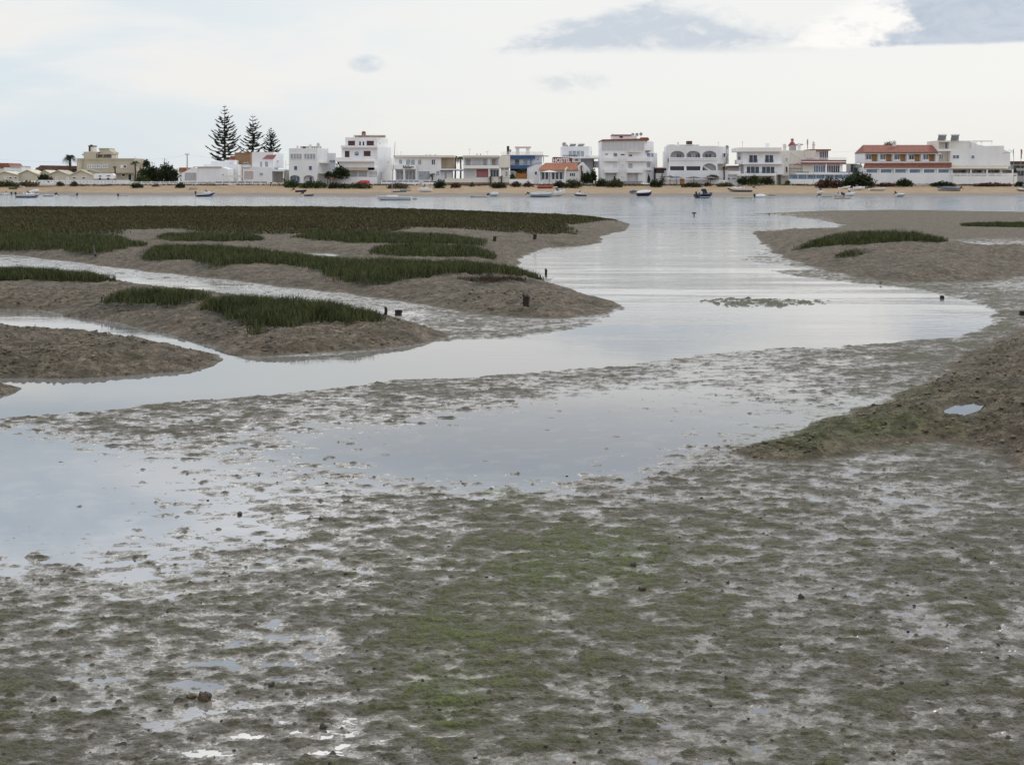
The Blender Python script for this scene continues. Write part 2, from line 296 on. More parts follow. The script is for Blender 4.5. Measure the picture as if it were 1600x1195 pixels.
bankc = mixc(M_('MULTIPLY', M_('MULTIPLY', gR, 1., None, True), rng(M_('ADD', M_('MULTIPLY', nB, .6), M_('MULTIPLY', nA, .4)), .36, .55)), bankc, greenc)
bankc = mixc(M_('MULTIPLY', rng(nE, .50, .62), .6), bankc, (.035, .028, .02, 1))  # crevice shade painted into the bank colour, darkest where the bump sinks
colr = mixc(gB, colr, bankc)
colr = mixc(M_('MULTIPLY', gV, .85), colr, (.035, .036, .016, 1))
dots = M_('MAXIMUM', rng(noise(P3, 60, 2), .69, .74), rng(noise(P3, 17, 4), .655, .71))
colr = mixc(M_('MULTIPLY', dots, .8), colr, (.03, .027, .022, 1))
colr = mixc(M_('MULTIPLY', rng(noise(P3, 52, 1), .77, .80), .8), colr, (.55, .53, .48, 1)); nt.links.new(colr, b.inputs['Base Color'])
s4 = N('ShaderNodeSeparateXYZ'); nt.links.new(P3, s4.inputs[0]); wetz = M_('MULTIPLY', rng(s4.outputs[2], .012, .001), M_('SUBTRACT', 1., gB)); wetr = M_('MAXIMUM', M_('MULTIPLY', mfac, M_('SUBTRACT', 1., M_('MULTIPLY', wetz, .7))), gB)
nt.links.new(M_('MULTIPLY', M_('ADD', M_('ADD', M_('MULTIPLY', wetr, .30), .32), M_('MULTIPLY', nB, .25)), M_('SUBTRACT', 1., M_('MULTIPLY', wetz, .55))), b.inputs['Roughness'])
nt.links.new(M_('ADD', M_('SUBTRACT', .34, M_('MULTIPLY', wetr, .08)), M_('MULTIPLY', wetz, .2)), b.inputs['Specular IOR Level'])
bn = N('ShaderNodeBump'); bn.inputs['Strength'].default_value = .9; bn.inputs['Distance'].default_value = .05
hgt = M_('ADD', M_('MULTIPLY', nC, M_('ADD', M_('MULTIPLY', wetr, .6), .03)), M_('MULTIPLY', nB, M_('ADD', M_('MULTIPLY', wetr, 1.5), .03)))
hgt = M_('SUBTRACT', hgt, M_('MULTIPLY', M_('MULTIPLY', gB, rng(nE, .44, .64)), 1.8)); nt.links.new(hgt, bn.inputs['Height']); nt.links.new(bn.outputs[0], b.inputs['Normal'])
mudm = m
o = link('mudflat', me, m, smooth=True); tag(o, kind='structure')
# ---- water (one level sheet) and the two perched pools
m = bpy.data.materials.new('lagoon water'); m.use_nodes = True; nt = m.node_tree; b = nt.nodes['Principled BSDF']
P3 = N('ShaderNodeTexCoord').outputs['Object']; s3 = N('ShaderNodeSeparateXYZ'); nt.links.new(P3, s3.inputs[0])
mp = N('ShaderNodeMapping'); nt.links.new(P3, mp.inputs[0]); mp.inputs['Scale'].default_value = (.07, .42, 1); mp.inputs['Rotation'].default_value = (0, 0, .30)
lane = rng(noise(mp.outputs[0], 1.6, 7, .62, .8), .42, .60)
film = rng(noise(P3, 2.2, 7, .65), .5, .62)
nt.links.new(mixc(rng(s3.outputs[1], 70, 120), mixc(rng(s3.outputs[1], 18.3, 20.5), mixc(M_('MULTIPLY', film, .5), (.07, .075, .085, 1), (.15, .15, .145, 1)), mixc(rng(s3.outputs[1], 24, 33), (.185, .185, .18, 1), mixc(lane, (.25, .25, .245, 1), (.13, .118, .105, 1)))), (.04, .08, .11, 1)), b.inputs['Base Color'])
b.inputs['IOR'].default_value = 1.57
far = rng(s3.outputs[1], 20, 60)
# wind lanes: calm and ruffled bands
nt.links.new(M_('ADD', .02, M_('MULTIPLY', M_('MULTIPLY', lane, far), .16)), b.inputs['Roughness'])
nt.links.new(M_('SUBTRACT', .5, M_('MULTIPLY', M_('MULTIPLY', lane, far), M_('MULTIPLY', rng(s3.outputs[1], 80, 65), .28))), b.inputs['Specular IOR Level'])
wv = noise(P3, 3.2, 3, .5, .3)
mp2 = N('ShaderNodeMapping'); nt.links.new(P3, mp2.inputs[0]); mp2.inputs['Scale'].default_value = (.7, 2.6, 1); wv2 = noise(mp2.outputs[0], 1.6, 4, .6)
bn = N('ShaderNodeBump'); bn.inputs['Distance'].default_value = .05
open_ = rng(s3.outputs[1], 75, 130); nt.links.new(M_('ADD', M_('ADD', M_('MULTIPLY', M_('MULTIPLY', lane, far), .6), M_('MULTIPLY', open_, .5)), M_('MULTIPLY', M_('ADD', far, .06), .10)), bn.inputs['Strength'])
nt.links.new(M_('ADD', wv, wv2), bn.inputs['Height']); nt.links.new(bn.outputs[0], b.inputs['Normal'])
wat = m
yy = np.array([1., 20, 60, 120, 200, 300, 360]); xx = np.linspace(-900, 900, 13); XX, YY = np.meshgrid(xx, yy)
gi = (np.arange(6)[:, None] * 13 + np.arange(12)[None]).ravel()
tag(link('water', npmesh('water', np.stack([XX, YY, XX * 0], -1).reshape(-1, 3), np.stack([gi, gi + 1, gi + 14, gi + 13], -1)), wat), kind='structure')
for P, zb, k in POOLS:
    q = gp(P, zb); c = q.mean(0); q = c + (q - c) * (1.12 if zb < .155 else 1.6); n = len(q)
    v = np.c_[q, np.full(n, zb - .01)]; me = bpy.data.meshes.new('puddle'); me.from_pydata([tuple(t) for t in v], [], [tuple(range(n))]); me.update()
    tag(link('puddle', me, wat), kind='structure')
# ---- beach and the land behind
SX = [-3000, 0, 200, 420, 800, 1100, 1300, 1600, 5000]; SY = [304.5, 304.8, 306, 307.8, 308.4, 307.8, 307.8, 306.6, 306.5]
def shoreY(X): return H * FPX / (np.interp(800 + X / 295 * FPX, SX, SY) - HOR)
YT, ZT = 346., 2.22
def beachz(X, Y):
    t = (Y - shoreY(X)) / (YT - shoreY(X)); return np.where(t < 0, t * 4, ZT * (.22 * t + .78 * np.clip(t, 0, 1) ** 1.5)).clip(-1, ZT)
tt = np.concatenate([np.linspace(-.25, 1, 60)]); bx = np.linspace(-420, 420, 900); BX, T_ = np.meshgrid(bx, tt); BY = shoreY(BX) + T_ * (YT - shoreY(BX))
BZ = beachz(BX, BY) + .05 * fbm(BX * .5, BY * .5, 4, 3) * sm(T_, .15, .4) + .02 * fbm(BX * .2, BY * .6, 3, 2)
gi = (np.arange(59)[:, None] * 900 + np.arange(899)[None]).ravel()
bm_ = bpy.data.materials.new('beach sand'); bm_.use_nodes = True; nt = bm_.node_tree; b = nt.nodes['Principled BSDF']
P3 = N('ShaderNodeTexCoord').outputs['Object']; s3 = N('ShaderNodeSeparateXYZ'); nt.links.new(P3, s3.inputs[0])
zz = M_('ADD', s3.outputs[2], M_('MULTIPLY', M_('SUBTRACT', noise(P3, .12, 5), .5), .9))
c = mixc(rng(noise(P3, .5, 6, .6), .35, .65), (.25, .175, .10, 1), (.34, .25, .15, 1))
c = mixc(M_('MULTIPLY', rng(noise(P3, 1.7, 4, .7), .6, .72), .5), c, (.2, .15, .09, 1))
c = mixc(rng(zz, .75, .22), c, (.15, .13, .115, 1))
nt.links.new(c, b.inputs['Base Color']); nt.links.new(rng(zz, .0, .5, .7, .95), b.inputs['Roughness'])
tag(link('beach', npmesh('beach', np.stack([BX, BY, BZ], -1).reshape(-1, 3), np.stack([gi, gi + 1, gi + 901, gi + 900], -1)), bm_, smooth=True), kind='structure')
me = bpy.data.meshes.new('ground'); me.from_pydata([(-9000, YT - .5, ZT - .012), (9000, YT - .5, ZT - .012), (9000, 9000, ZT - .012), (-9000, 9000, ZT - .012)], [], [(0, 1, 2, 3)]); me.update()
tag(link('ground', me, mat('sandy ground', (.30, .26, .19), .95, .3, .3)), kind='structure')
# ---- marsh vegetation made of individual blades
def leafmat(name, c1, c2, sc=1.5, tr=.25):
    global nt
    if name in MATS: return MATS[name]
    m = bpy.data.materials.new(name); m.use_nodes = True; nt = m.node_tree; b = nt.nodes['Principled BSDF']
    P3 = N('ShaderNodeTexCoord').outputs['Object']; g = N('ShaderNodeNewGeometry')
    f = M_('ADD', M_('MULTIPLY', noise(P3, sc, 4, .6), .6), M_('MULTIPLY', g.outputs['Random Per Island'], .42))
    nt.links.new(mixc(rng(f, .38, .72), c1 + (1,), c2 + (1,)), b.inputs['Base Color']); b.inputs['Roughness'].default_value = .75
    b.inputs['Specular IOR Level'].default_value = .25
    MATS[name] = m; return m
gm_ = {'s': leafmat('cordgrass', (.028, .037, .012), (.115, .13, .044), 1.6), 'r': leafmat('red glasswort', (.05, .032, .018), (.085, .06, .03), 2), 'm': leafmat('marsh mix', (.058, .036, .016), (.09, .105, .036), .035)}
rs = np.random.RandomState(3)
def blades(X, Y, Z, hgt, wid, m, name, label, cat, lean=.75):
    n = len(X); a = rs.rand(n) * 6.283; cx, cy = np.cos(a) * wid / 2, np.sin(a) * wid / 2
    lx, ly = rs.randn(n) * hgt * lean * .5, rs.randn(n) * hgt * lean * .5
    p0 = np.c_[X - cx, Y - cy, Z - .04]; p1 = np.c_[X + cx, Y + cy, Z - .04]
    p2 = np.c_[X + cx * .7 + lx * .4, Y + cy * .7 + ly * .4, Z + hgt * .6]; p3 = np.c_[X - cx * .7 + lx * .4, Y - cy * .7 + ly * .4, Z + hgt * .6]; p4 = np.c_[X + lx, Y + ly, Z + hgt]
    v = np.stack([p0, p1, p2, p3, p4], 1).reshape(-1, 3); i = np.arange(n)[:, None] * 5
    me = bpy.data.meshes.new(name); f4 = i + np.array([[0, 1, 2, 3]]); f3 = i + np.array([[3, 2, 4]])
    me.vertices.add(len(v)); me.vertices.foreach_set('co', v.astype(np.float32).ravel())
    lp = np.concatenate([f4, f3], 1); me.loops.add(n * 7); me.loops.foreach_set('vertex_index', lp.astype(np.int32).ravel())
    me.polygons.add(2 * n); me.polygons.foreach_set('loop_start', (np.arange(n)[:, None] * 7 + np.array([[0, 4]])).astype(np.int32).ravel()); me.update(calc_edges=True)
    return tag(link(name, me, m), label, cat, kind='stuff')
for P, zb, gh, dn, lab, kd in VEG:
    Q = gp(P, zb); x0, y0 = Q.min(0); x1, y1 = Q.max(0); x0 = max(x0, -75); x1 = min(x1, 80)
    nn = int((x1 - x0) * (y1 - y0) * dn * (4.2 if kd != 'm' else 2.4)); X = x0 + rs.rand(nn) * (x1 - x0); Y = y0 + rs.rand(nn) * (y1 - y0)
    fan = np.abs(X / Y) < .56; X, Y = X[fan], Y[fan]
    d = sdist(X, Y, Q); edge = fbm(X * .7, Y * .7, 4, 9); dd = d + edge * (.9 if kd == 'm' else .5) + np.where(Y > 80, .3, 0); keep = (dd > 0) & (rs.rand(len(X)) < .25 + .75 * sm(dd, 0, .45))
    if kd == 'm': keep &= fbm(X * .06, Y * .10, 4, 2) > -.62
    if kd == 'r': keep &= fbm(X * 1.2, Y * 1.2, 3, 2) > -.1
    X, Y, d = X[keep], Y[keep], d[keep]
    Z = terrain(X, Y)[0]
    k = Z > .02; X, Y, Z, d = X[k], Y[k], Z[k], d[k]
    hg = gh * (.45 + .65 * rs.rand(len(X)) ** .7) * (.75 + .35 * sm(d, 0, .8)) * (1 + .35 * fbm(X * 1.5, Y * 1.5, 3, 4))
    if kd == 'm': hg = hg * (1 + .6 * fbm(X * .08, Y * .12, 3, 5))
    blades(X, Y, Z, hg, .005 + Y * (.0003 if kd != 'm' else .0009), gm_[kd], 'marsh_grass' if kd != 'm' else 'marsh_plants', lab, 'grass' if kd == 's' else 'marsh plants')

# ---- loose crumbs and worm casts scattered on the near mud: too many to count
def crumbs(n, box, smin, smax, m, label, mask, name='mud_clods'):
    X = box[0] + rs.rand(n) * (box[1] - box[0]); Y = box[2] + (rs.rand(n) ** 1.3) * (box[3] - box[2]); k = mask(X, Y); X, Y = X[k], Y[k]; Z = terrain(X, Y)[0]; k = Z > -.004; X, Y, Z = X[k], Y[k], Z[k]; n = len(X)
    t = (1 + 5 ** .5) / 2; B = np.array([(-1, t, 0), (1, t, 0), (-1, -t, 0), (1, -t, 0), (0, -1, t), (0, 1, t), (0, -1, -t), (0, 1, -t), (t, 0, -1), (t, 0, 1), (-t, 0, -1), (-t, 0, 1)]) / 1.9
    F = np.array([(0, 11, 5), (0, 5, 1), (0, 1, 7), (0, 7, 10), (0, 10, 11), (1, 5, 9), (5, 11, 4), (11, 10, 2), (10, 7, 6), (7, 1, 8), (3, 9, 4), (3, 4, 2), (3, 2, 6), (3, 6, 8), (3, 8, 9), (4, 9, 5), (2, 4, 11), (6, 2, 10), (8, 6, 7), (9, 8, 1)])
    sz = smin + (smax - smin) * rs.rand(n) ** 2.5; v = B[None] * (1 + .45 * (rs.rand(n, 12, 1) - .5)) * sz[:, None, None] * np.array([1.25, 1.1, .62]) * (1 + .5 * (rs.rand(n, 1, 3) - .5))
    v = v + np.stack([X, Y, Z + sz * .25], -1)[:, None]; tag(link(name, npmesh(name, v.reshape(-1, 3), (np.arange(n)[:, None, None] * 12 + F[None]).reshape(-1, 3)), m), label, 'mud clods', kind='stuff')
crb = leafmat('bank crumbs', (.07, .055, .036), (.20, .165, .12), 3); crm = leafmat('mud crumbs', (.035, .03, .02), (.13, .115, .085), 3)
crumbs(2600, (-6, 6.5, 6.6, 15), .002, .012, crm, 'fine dark crumbs and worm casts strewn over the foreground mud', lambda X, Y: (np.abs(X / Y) < .45) & (fbm(X * 1.3, Y * 1.3, 3, 21) > -.12))
crumbs(9000, (1.5, 12, 14, 26), .008, .032, crb, 'rough mud clods covering the algae tinted bank at right', lambda X, Y: (sdist(X, Y, gp(G_)) > .1) & (fbm(X * 1.6, Y * 1.6, 3, 22) > -.1))
crumbs(9000, (-13, 1, 20, 36), .010, .036, crb, 'crumbly clods on the slopes of the left tidal banks', lambda X, Y: (np.maximum(np.maximum(sdist(X, Y, gp(B_)), sdist(X, Y, gp(C_))), sdist(X, Y, gp(A_))) > .1) & (fbm(X * 1.2, Y * 1.2, 3, 23) > -.1))
# ---- dry dune plants along the top of the beach
n = 26000; X = (rs.rand(n) - .5) * 300; Y = 338.5 + rs.rand(n) * 7.5; k = (fbm(X * .09, Y * .3, 3, 31) + .5 * fbm(X * .5, Y, 2, 3) + (Y - 343.5) * .12 > 0); X, Y = X[k], Y[k]
blades(X, Y, beachz(X, Y), .12 + .35 * rs.rand(len(X)), .10 + .1 * rs.rand(len(X)), leafmat('dune plants', (.05, .04, .025), (.13, .11, .06), .15), 'dune_plants', 'low brown and olive dune plants creeping along the foot of the garden walls', 'dune plants', 1.2)
# ================================================================== BUILDERS
class MB:
    def __init__(s): s.v = []; s.f = []
    def add(s, vs, fs):
        o = len(s.v); s.v += [tuple(q) for q in vs]; s.f += [tuple(o + i for i in f) for f in fs]
    def hexa(s, p):   # 4 bottom + 4 top
        s.add(p, [(3, 2, 1, 0), (4, 5, 6, 7), (0, 1, 5, 4), (1, 2, 6, 5), (2, 3, 7, 6), (3, 0, 4, 7)])
    def box3(s, x0, y0, z0, x1, y1, z1): s.hexa([(x0, y0, z0), (x1, y0, z0), (x1, y1, z0), (x0, y1, z0), (x0, y0, z1), (x1, y0, z1), (x1, y1, z1), (x0, y1, z1)])
    def tube(s, pts, rad, n=6):
        rings = []
        if not hasattr(rad, '__len__'): rad = [rad] * len(pts)
        pts = [Vector(p) for p in pts]
        for i, p in enumerate(pts):
            t = (pts[min(i + 1, len(pts) - 1)] - pts[max(i - 1, 0)]).normalized(); u = t.cross(Vector((.31, .95, .1)) if abs(t.y) < .9 else Vector((1, 0, 0))).normalized(); w_ = t.cross(u)
            rings.append([p + (u * math.cos(k * 6.2832 / n) + w_ * math.sin(k * 6.2832 / n)) * rad[i] for k in range(n)])
        v = [q for r_ in rings for q in r_]; f = [(i * n + k, i * n + (k + 1) % n, (i + 1) * n + (k + 1) % n, (i + 1) * n + k) for i in range(len(pts) - 1) for k in range(n)]
        f += [tuple(range(n - 1, -1, -1)), tuple((len(pts) - 1) * n + k for k in range(n))]; s.add(v, f)
    def lathe(s, c, prof, n=12, axis='z'):
        v = []
        for r_, h_ in prof:
            for k in range(n):
                a = k * 6.2832 / n
                v.append((c[0] + r_ * math.cos(a), c[1] + r_ * math.sin(a), c[2] + h_) if axis == 'z' else (c[0] + r_ * math.cos(a), c[1] + h_, c[2] + r_ * math.sin(a)))
        f = [(i * n + k, i * n + (k + 1) % n, (i + 1) * n + (k + 1) % n, (i + 1) * n + k) for i in range(len(prof) - 1) for k in range(n)]
        f += [tuple(range(n - 1, -1, -1)), tuple((len(prof) - 1) * n + k for k in range(n))]; s.add(v, f)
    def obj(s, name, m, parent=None, smooth=False, label=None):
        me = bpy.data.meshes.new(name); me.from_pydata(s.v, [], s.f); me.update()
        o = link(name, me, m, parent, smooth)
        if label: o['label'] = label
        return o
WH = mat('white render', (.80, .81, .835), .85, .06, .35, streak=True)
WH2 = mat('bright white paint', (.86, .86, .87), .7, .04, .4, streak=True)
WARM = mat('warm white render', (.74, .71, .65), .85, .08, .3, streak=True)
CREAM = mat('cream render', (.50, .45, .35), .85, .12, .3, streak=True)
PALE = mat('pale yellow board', (.62, .585, .47), .85, .08, .4)
GREY = mat('grey render', (.42, .42, .43), .85, .12, .4, streak=True)
TAN = mat('tan wall', (.42, .35, .26), .85, .1, .5)
OCH = mat('ochre panel', (.36, .21, .09), .8, .12, .6)
TILE = mat('terracotta tiles', (.26, .10, .07), .85, .3, 2.2, bump=.5)
TILE2 = mat('orange roof tiles', (.36, .155, .085), .85, .25, 2.2, bump=.5)
REDP = mat('dark red paint', (.24, .055, .05), .7, .15, .6)
PINK = mat('faded red shutter', (.40, .17, .18), .7, .15, 3)
GLASS = mat('window glass', (.03, .04, .06), .12, .3, .8)
GLASSL = mat('pale blind behind glass', (.34, .38, .42), .25, .25, 1.2)
GLASSB = mat('blue reflecting glass', (.14, .21, .30), .15, .3, .6)
DARK = mat('dark interior', (.03, .03, .035), .8, .3, .8)
BRED = mat('brown wooden shutter', (.075, .03, .03), .6, .2, 4)
BLUE = mat('blue paint', (.06, .12, .25), .7, .15, .6)
LBLU = mat('light blue paint', (.25, .38, .55), .6, .12, .8)
NAVY = mat('navy paint', (.02, .025, .07), .35, .15, .8)
BLK = mat('black plastic', (.015, .015, .018), .45, .1, 2)
METAL = mat('weathered metal', (.35, .35, .36), .45, .15, 3, metal=.6)
WOOD = mat('brown timber', (.12, .07, .045), .8, .3, 4)
BRICK = mat('rough brick', (.30, .185, .11), .9, .35, 3.5, bump=.6)
STONE = mat('rubble stone', (.25, .19, .15), .95, .4, 1.5, bump=.6)
ORNG = mat('orange board', (.50, .22, .06), .75, .2, .8)
SHUT = mat('white roller shutter', (.66, .66, .68), .6, .06, 2)
PINKG = mat('pinkish garage door', (.50, .43, .41), .7, .08, 2)
REDB = mat('red gelcoat', (.50, .03, .04), .3, .08, 1)
TARP = mat('grey boat cover', (.38, .42, .48), .7, .15, 1.5, bump=.3)
DTARP = mat('dark blue boat cover', (.045, .07, .13), .7, .2, 1.5, bump=.3)
WTARP = mat('white boat cover', (.70, .70, .72), .7, .1, 1.5, bump=.3)
GEL = mat('white gelcoat', (.80, .80, .80), .25, .05, 1)
GELD = mat('weathered gelcoat', (.55, .55, .53), .5, .15, 2)
YEL = mat('yellow green plastic', (.55, .58, .12), .4, .1, 1)
SOLAR = mat('solar panel', (.13, .13, .15), .35, .2, 1)
SCR = mat('tinted windscreen', (.10, .12, .15), .1, .2, 1)
class House:
    """a building drawn up from elevation measurements; its front stands Yf metres from the eye"""
    def __init__(s, name, x, label, cat='house', Yf=351., base=289., group=None):
        s.Y = Yf; s.k = Yf / FPX; s.root = empty(name, ((x - 800) * s.k, Yf, H - (base - HOR) * s.k), label, cat, group); s.w = MB()
    def P(s, px, py, dy=0.): return ((px - 800) / FPX * (s.Y + dy), s.Y + dy, H - (py - HOR) * s.k)
    def X(s, px): return (px - 800) * s.k
    def Z(s, py): return H - (py - HOR) * s.k
    def prism(s, mb, poly, d0=0., d1=8., holes=()):
        A = [(s.X(a), s.Z(b)) for a, b in poly]; Hs = [[(s.X(a), s.Z(b)) for a, b in h] for h in holes]
        loops = [A] + Hs; flat = [q for l in loops for q in l]; n = len(flat)
        tris = geometry.tessellate_polygon([[Vector((q[0], q[1], 0)) for q in l] for l in loops])
        v = [(q[0], s.Y + d0, q[1]) for q in flat] + [(q[0], s.Y + d1, q[1]) for q in flat]
        f = [tuple(t) for t in tris] + [tuple(n + i for i in t[::-1]) for t in tris]; o = 0
        for l in loops:
            m_ = len(l); f += [(o + i, o + (i + 1) % m_, n + o + (i + 1) % m_, n + o + i) for i in range(m_)]; o += m_
        mb.add(v, f)
    def box(s, mb, x0, y0, x1, y1, d0=0., d1=8.): mb.box3(s.X(x0), s.Y + d0, s.Z(y1), s.X(x1), s.Y + d1, s.Z(y0))
    def foot(s, pts, ytop, ybot, mb=None):
        mb = mb or s.w
        n = len(pts); lo = [s.P(a, 0, d)[:2] + (s.Z(ybot),) for a, d in pts]; up = [q[:2] + (s.Z(ytop),) for q in lo]
        mb.add(lo + up, [tuple(range(n - 1, -1, -1)), tuple(range(n, 2 * n))] + [(i, (i + 1) % n, n + (i + 1) % n, n + i) for i in range(n)])
    def part(s, name, m, fn, parent=None, label=None):
        mb = MB(); fn(mb); return mb.obj(name, m, parent or s.root, label=label)
    def pb(s, name, m, x0, y0, x1, y1, d0=0., d1=8., parent=None, label=None): return s.part(name, m, lambda b: s.box(b, x0, y0, x1, y1, d0, d1), parent, label)
    def pp(s, name, m, poly, d0=0., d1=8., parent=None, label=None): return s.part(name, m, lambda b: s.prism(b, poly, d0, d1), parent, label)
    def wall(s, x0, y0, x1, y1, d0=0., d1=8., holes=(), t=.35, arch=False, back=True, m=None, rec=None):
        """solid volume; with holes: a pierced front skin, then the body set back by rec"""
        mb = MB() if m else s.w
        if holes:
            hs = []
            for h in holes:
                a, b, c, d = h[:4]
                if len(h) > 4:   # arched head
                    r_ = (c - a) / 2; rise = min(r_, h[4]); hs.append([(a, d), (c, d)] + [((a + c) / 2 + r_ * math.cos(k * math.pi / 12), b + rise - rise * math.sin(k * math.pi / 12)) for k in range(13)])
                else: hs.append([(a, d), (c, d), (c, b), (a, b)])
            s.prism(mb, [(x0, y1), (x1, y1), (x1, y0), (x0, y0)], d0, d0 + t, hs)
            rc = rec or t
            if rc > t:      # floor, ceiling, cheeks of the recess
                k = .28 / s.k
                s.box(mb, x0, y0, x1, y0 + k, d0 + t, d0 + rc); s.box(mb, x0, y1 - k, x1, y1, d0 + t, d0 + rc)
                s.box(mb, x0, y0 + k, x0 + k, y1 - k, d0 + t, d0 + rc); s.box(mb, x1 - k, y0 + k, x1, y1 - k, d0 + t, d0 + rc)
            s.box(mb, x0, y0, x1, y1, d0 + rc, d1)
        else: s.box(mb, x0, y0, x1, y1, d0, d1)
        if m: mb.obj('wall', m, s.root)
    def win(s, x0, y0, x1, y1, d=0., d2=None, g=None, fr=None, n=1, name='window', fw=.10, sill=True):
        """frame and pane; d2 = depth at the right edge for oblique walls"""
        d2 = d if d2 is None else d2; a = Vector(s.P(x0, y1, d)); b = Vector(s.P(x1, y1, d2)); zt = s.Z(y0); zb = s.Z(y1)
        u = (b - a); L = u.length; u.normalize(); nrm = Vector((u.y, -u.x, 0))
        def slab(mb, l0, l1, z0, z1, o0, o1):
            q = [a + u * l0 + nrm * o0, a + u * l1 + nrm * o0, a + u * l1 + nrm * o1, a + u * l0 + nrm * o1]
            mb.hexa([(t.x, t.y, z0) for t in (q[1], q[0], q[3], q[2])] + [(t.x, t.y, z1) for t in (q[1], q[0], q[3], q[2])])
        f = MB(); slab(f, 0, fw, zb, zt, -.02, .09); slab(f, L - fw, L, zb, zt, -.02, .09); slab(f, fw, L - fw, zt - fw, zt, -.02, .09); slab(f, fw, L - fw, zb, zb + fw, -.02, .12)
        for i in range(1, n): slab(f, L * i / n - .05, L * i / n + .05, zb + fw, zt - fw, -.02, .07)
        fo = f.obj('window' if name == 'window' else name, fr or WH2, s.root)
        p = MB(); slab(p, fw, L - fw, zb + fw, zt - fw, -.015, .03); p.obj('pane', g or GLASS, fo); return fo
    def rail(s, x0, y0, x1, y1, d=0., m=None, n=8, rad=.035, name='railing', label=None):
        mb = MB()
        for yy_ in (y0, (y0 + y1) / 2): mb.tube([s.P(x0, yy_, d), (s.X(x1), s.Y + d, s.Z(yy_))], rad, 4)
        for i in range(n + 1):
            X_ = s.X(x0 + (x1 - x0) * i / n); mb.tube([(X_, s.Y + d, s.Z(y1)), (X_, s.Y + d, s.Z(y0))], rad, 4)
        return mb.obj(name, m or METAL, s.root, label=label)
    def chim(s, x, y0, y1, w=.35, m=None, d=2., cap=True, name='chimney'):
        X_, z0, z1 = s.X(x), s.Z(y1), s.Z(y0); mb = MB(); h_ = z1 - z0
        if cap: mb.lathe((X_, s.Y + d, z0), [(w, 0), (w, h_ * .55), (w * 1.5, h_ * .58), (w * 1.5, h_ * .66), (w * .9, h_ * .68), (w * .9, h_ * .86), (w * 1.25, h_ * .88), (w * .2, h_)], 10)
        else: mb.box3(X_ - w, s.Y + d - w, z0, X_ + w, s.Y + d + w, z1)
        return mb.obj(name, m or WARM, s.root)
    def ant(s, x, y0, y1, w=3., d=3.):
        mb = MB(); X_ = s.X(x); Y_ = s.Y + d; mb.tube([(X_, Y_, s.Z(y1)), (X_, Y_, s.Z(y0))], .035, 4); zt = s.Z(y0) - .1
        mb.tube([(X_ - w * s.k, Y_, zt), (X_ + w * s.k, Y_, zt)], .025, 4)
        for i in range(5):
            q = X_ + (i / 2. - 1) * w * s.k; mb.tube([(q, Y_ - .25, zt), (q, Y_ + .25, zt + .12)], .02, 4)
        return mb.obj('antenna', METAL, s.root)
    def dish(s, x, y, r=.4, d=1., y1=None):
        mb = MB(); c = s.P(x, y, 0); mb.lathe((s.X(x), s.Y + d, s.Z(y)), [(.03, .12), (r * .6, .06), (r, -.08), (r * .96, -.1), (r * .55, .02), (.03, .06)], 12, 'y')
        mb.tube([(s.X(x), s.Y + d + .1, s.Z(y)), (s.X(x), s.Y + d + .15, s.Z(y1 or y + 4))], .04, 4); return mb.obj('satellite_dish', METAL, s.root, True)
    def solar(s, x0, y0, x1, y1, d=1.):
        a, b, zb, zt = s.X(x0), s.X(x1), s.Z(y1), s.Z(y0); w_ = b - a
        mb = MB(); mb.hexa([(a, s.Y + d, zb), (a + w_ * .72, s.Y + d, zb), (a + w_ * .72, s.Y + d + .1, zb - .02), (a, s.Y + d + .1, zb - .02), (a + w_ * .25, s.Y + d + 1.1, zt - .25), (b, s.Y + d + 1.1, zt - .25), (b, s.Y + d + 1.2, zt - .3), (a + w_ * .25, s.Y + d + 1.2, zt - .3)])
        for q in (a + w_ * .28, b - w_ * .05): mb.box3(q - .05, s.Y + d + 1.2, zb - .1, q + .05, s.Y + d + 1.3, zt - .3)
        o = mb.obj('solar_heater', SOLAR, s.root); t = MB(); t.tube([(a + w_ * .2, s.Y + d + 1.25, zt - .12), (b + .1, s.Y + d + 1.25, zt - .12)], .26, 10); t.obj('tank', WH2, o); return o
    def done(s, m, roof=None):
        if s.w.v: s.w.obj('wall', m, s.root)
# ================================================================== HOUSES, left to right (numbers are photo measurements)
# small red-roofed house at far left
h = House('house', 0, 'small house with red tiled roof at the far left end of the row', Yf=372, base=284)
h.wall(-14, 262, 19, 284, 0, 9); h.pp('roof', TILE, [(-16, 263), (-10, 255), (13, 255), (20, 263)], -.3, 9.3); h.done(WARM)
h = House('house', 20, 'flat roofed white house between the red roof at far left and the cream chalets', Yf=364, base=284)
h.wall(6, 262, 34, 284, 0, 7); h.pb('roof', GREY, 16, 259.5, 33, 262, -.2, 7.2); h.win(18, 266, 22, 270, g=GLASSL); h.done(WH)
def chalet(x0, x1, ye, peaks, yb, lab, Yf, doors=(), wins=()):
    h = House('chalet', (x0 + x1) / 2, lab, 'chalet', Yf, yb, 'cream beach chalets')
    top = [(x0, ye)]; st = (x1 - x0) / len(peaks)
    for i, p in enumerate(peaks): top += [(x0 + st * (i + .5), p), (x0 + st * (i + 1), ye)]
    h.prism(h.w, [(x0, yb)] + [(x1, yb)] + top[::-1], 0, 7)
    for i, p in enumerate(peaks):
        a, c, e_ = x0 + st * i, x0 + st * (i + .5), x0 + st * (i + 1)
        h.pp('roof', PALE, [(a - .4, ye + .2), (c, p - .2), (e_ + .4, ye + .2), (e_ + .4, ye - .7), (c, p - 1.3), (a - .4, ye - .7)], -.5, 7.4)
    for a in doors: h.win(a, ye + 2.5, a + 4, yb, name='door', g=SHUT)
    for a, b_ in wins: h.win(a, ye + 2.5, b_, ye + 6, g=GLASS)
    h.done(PALE)
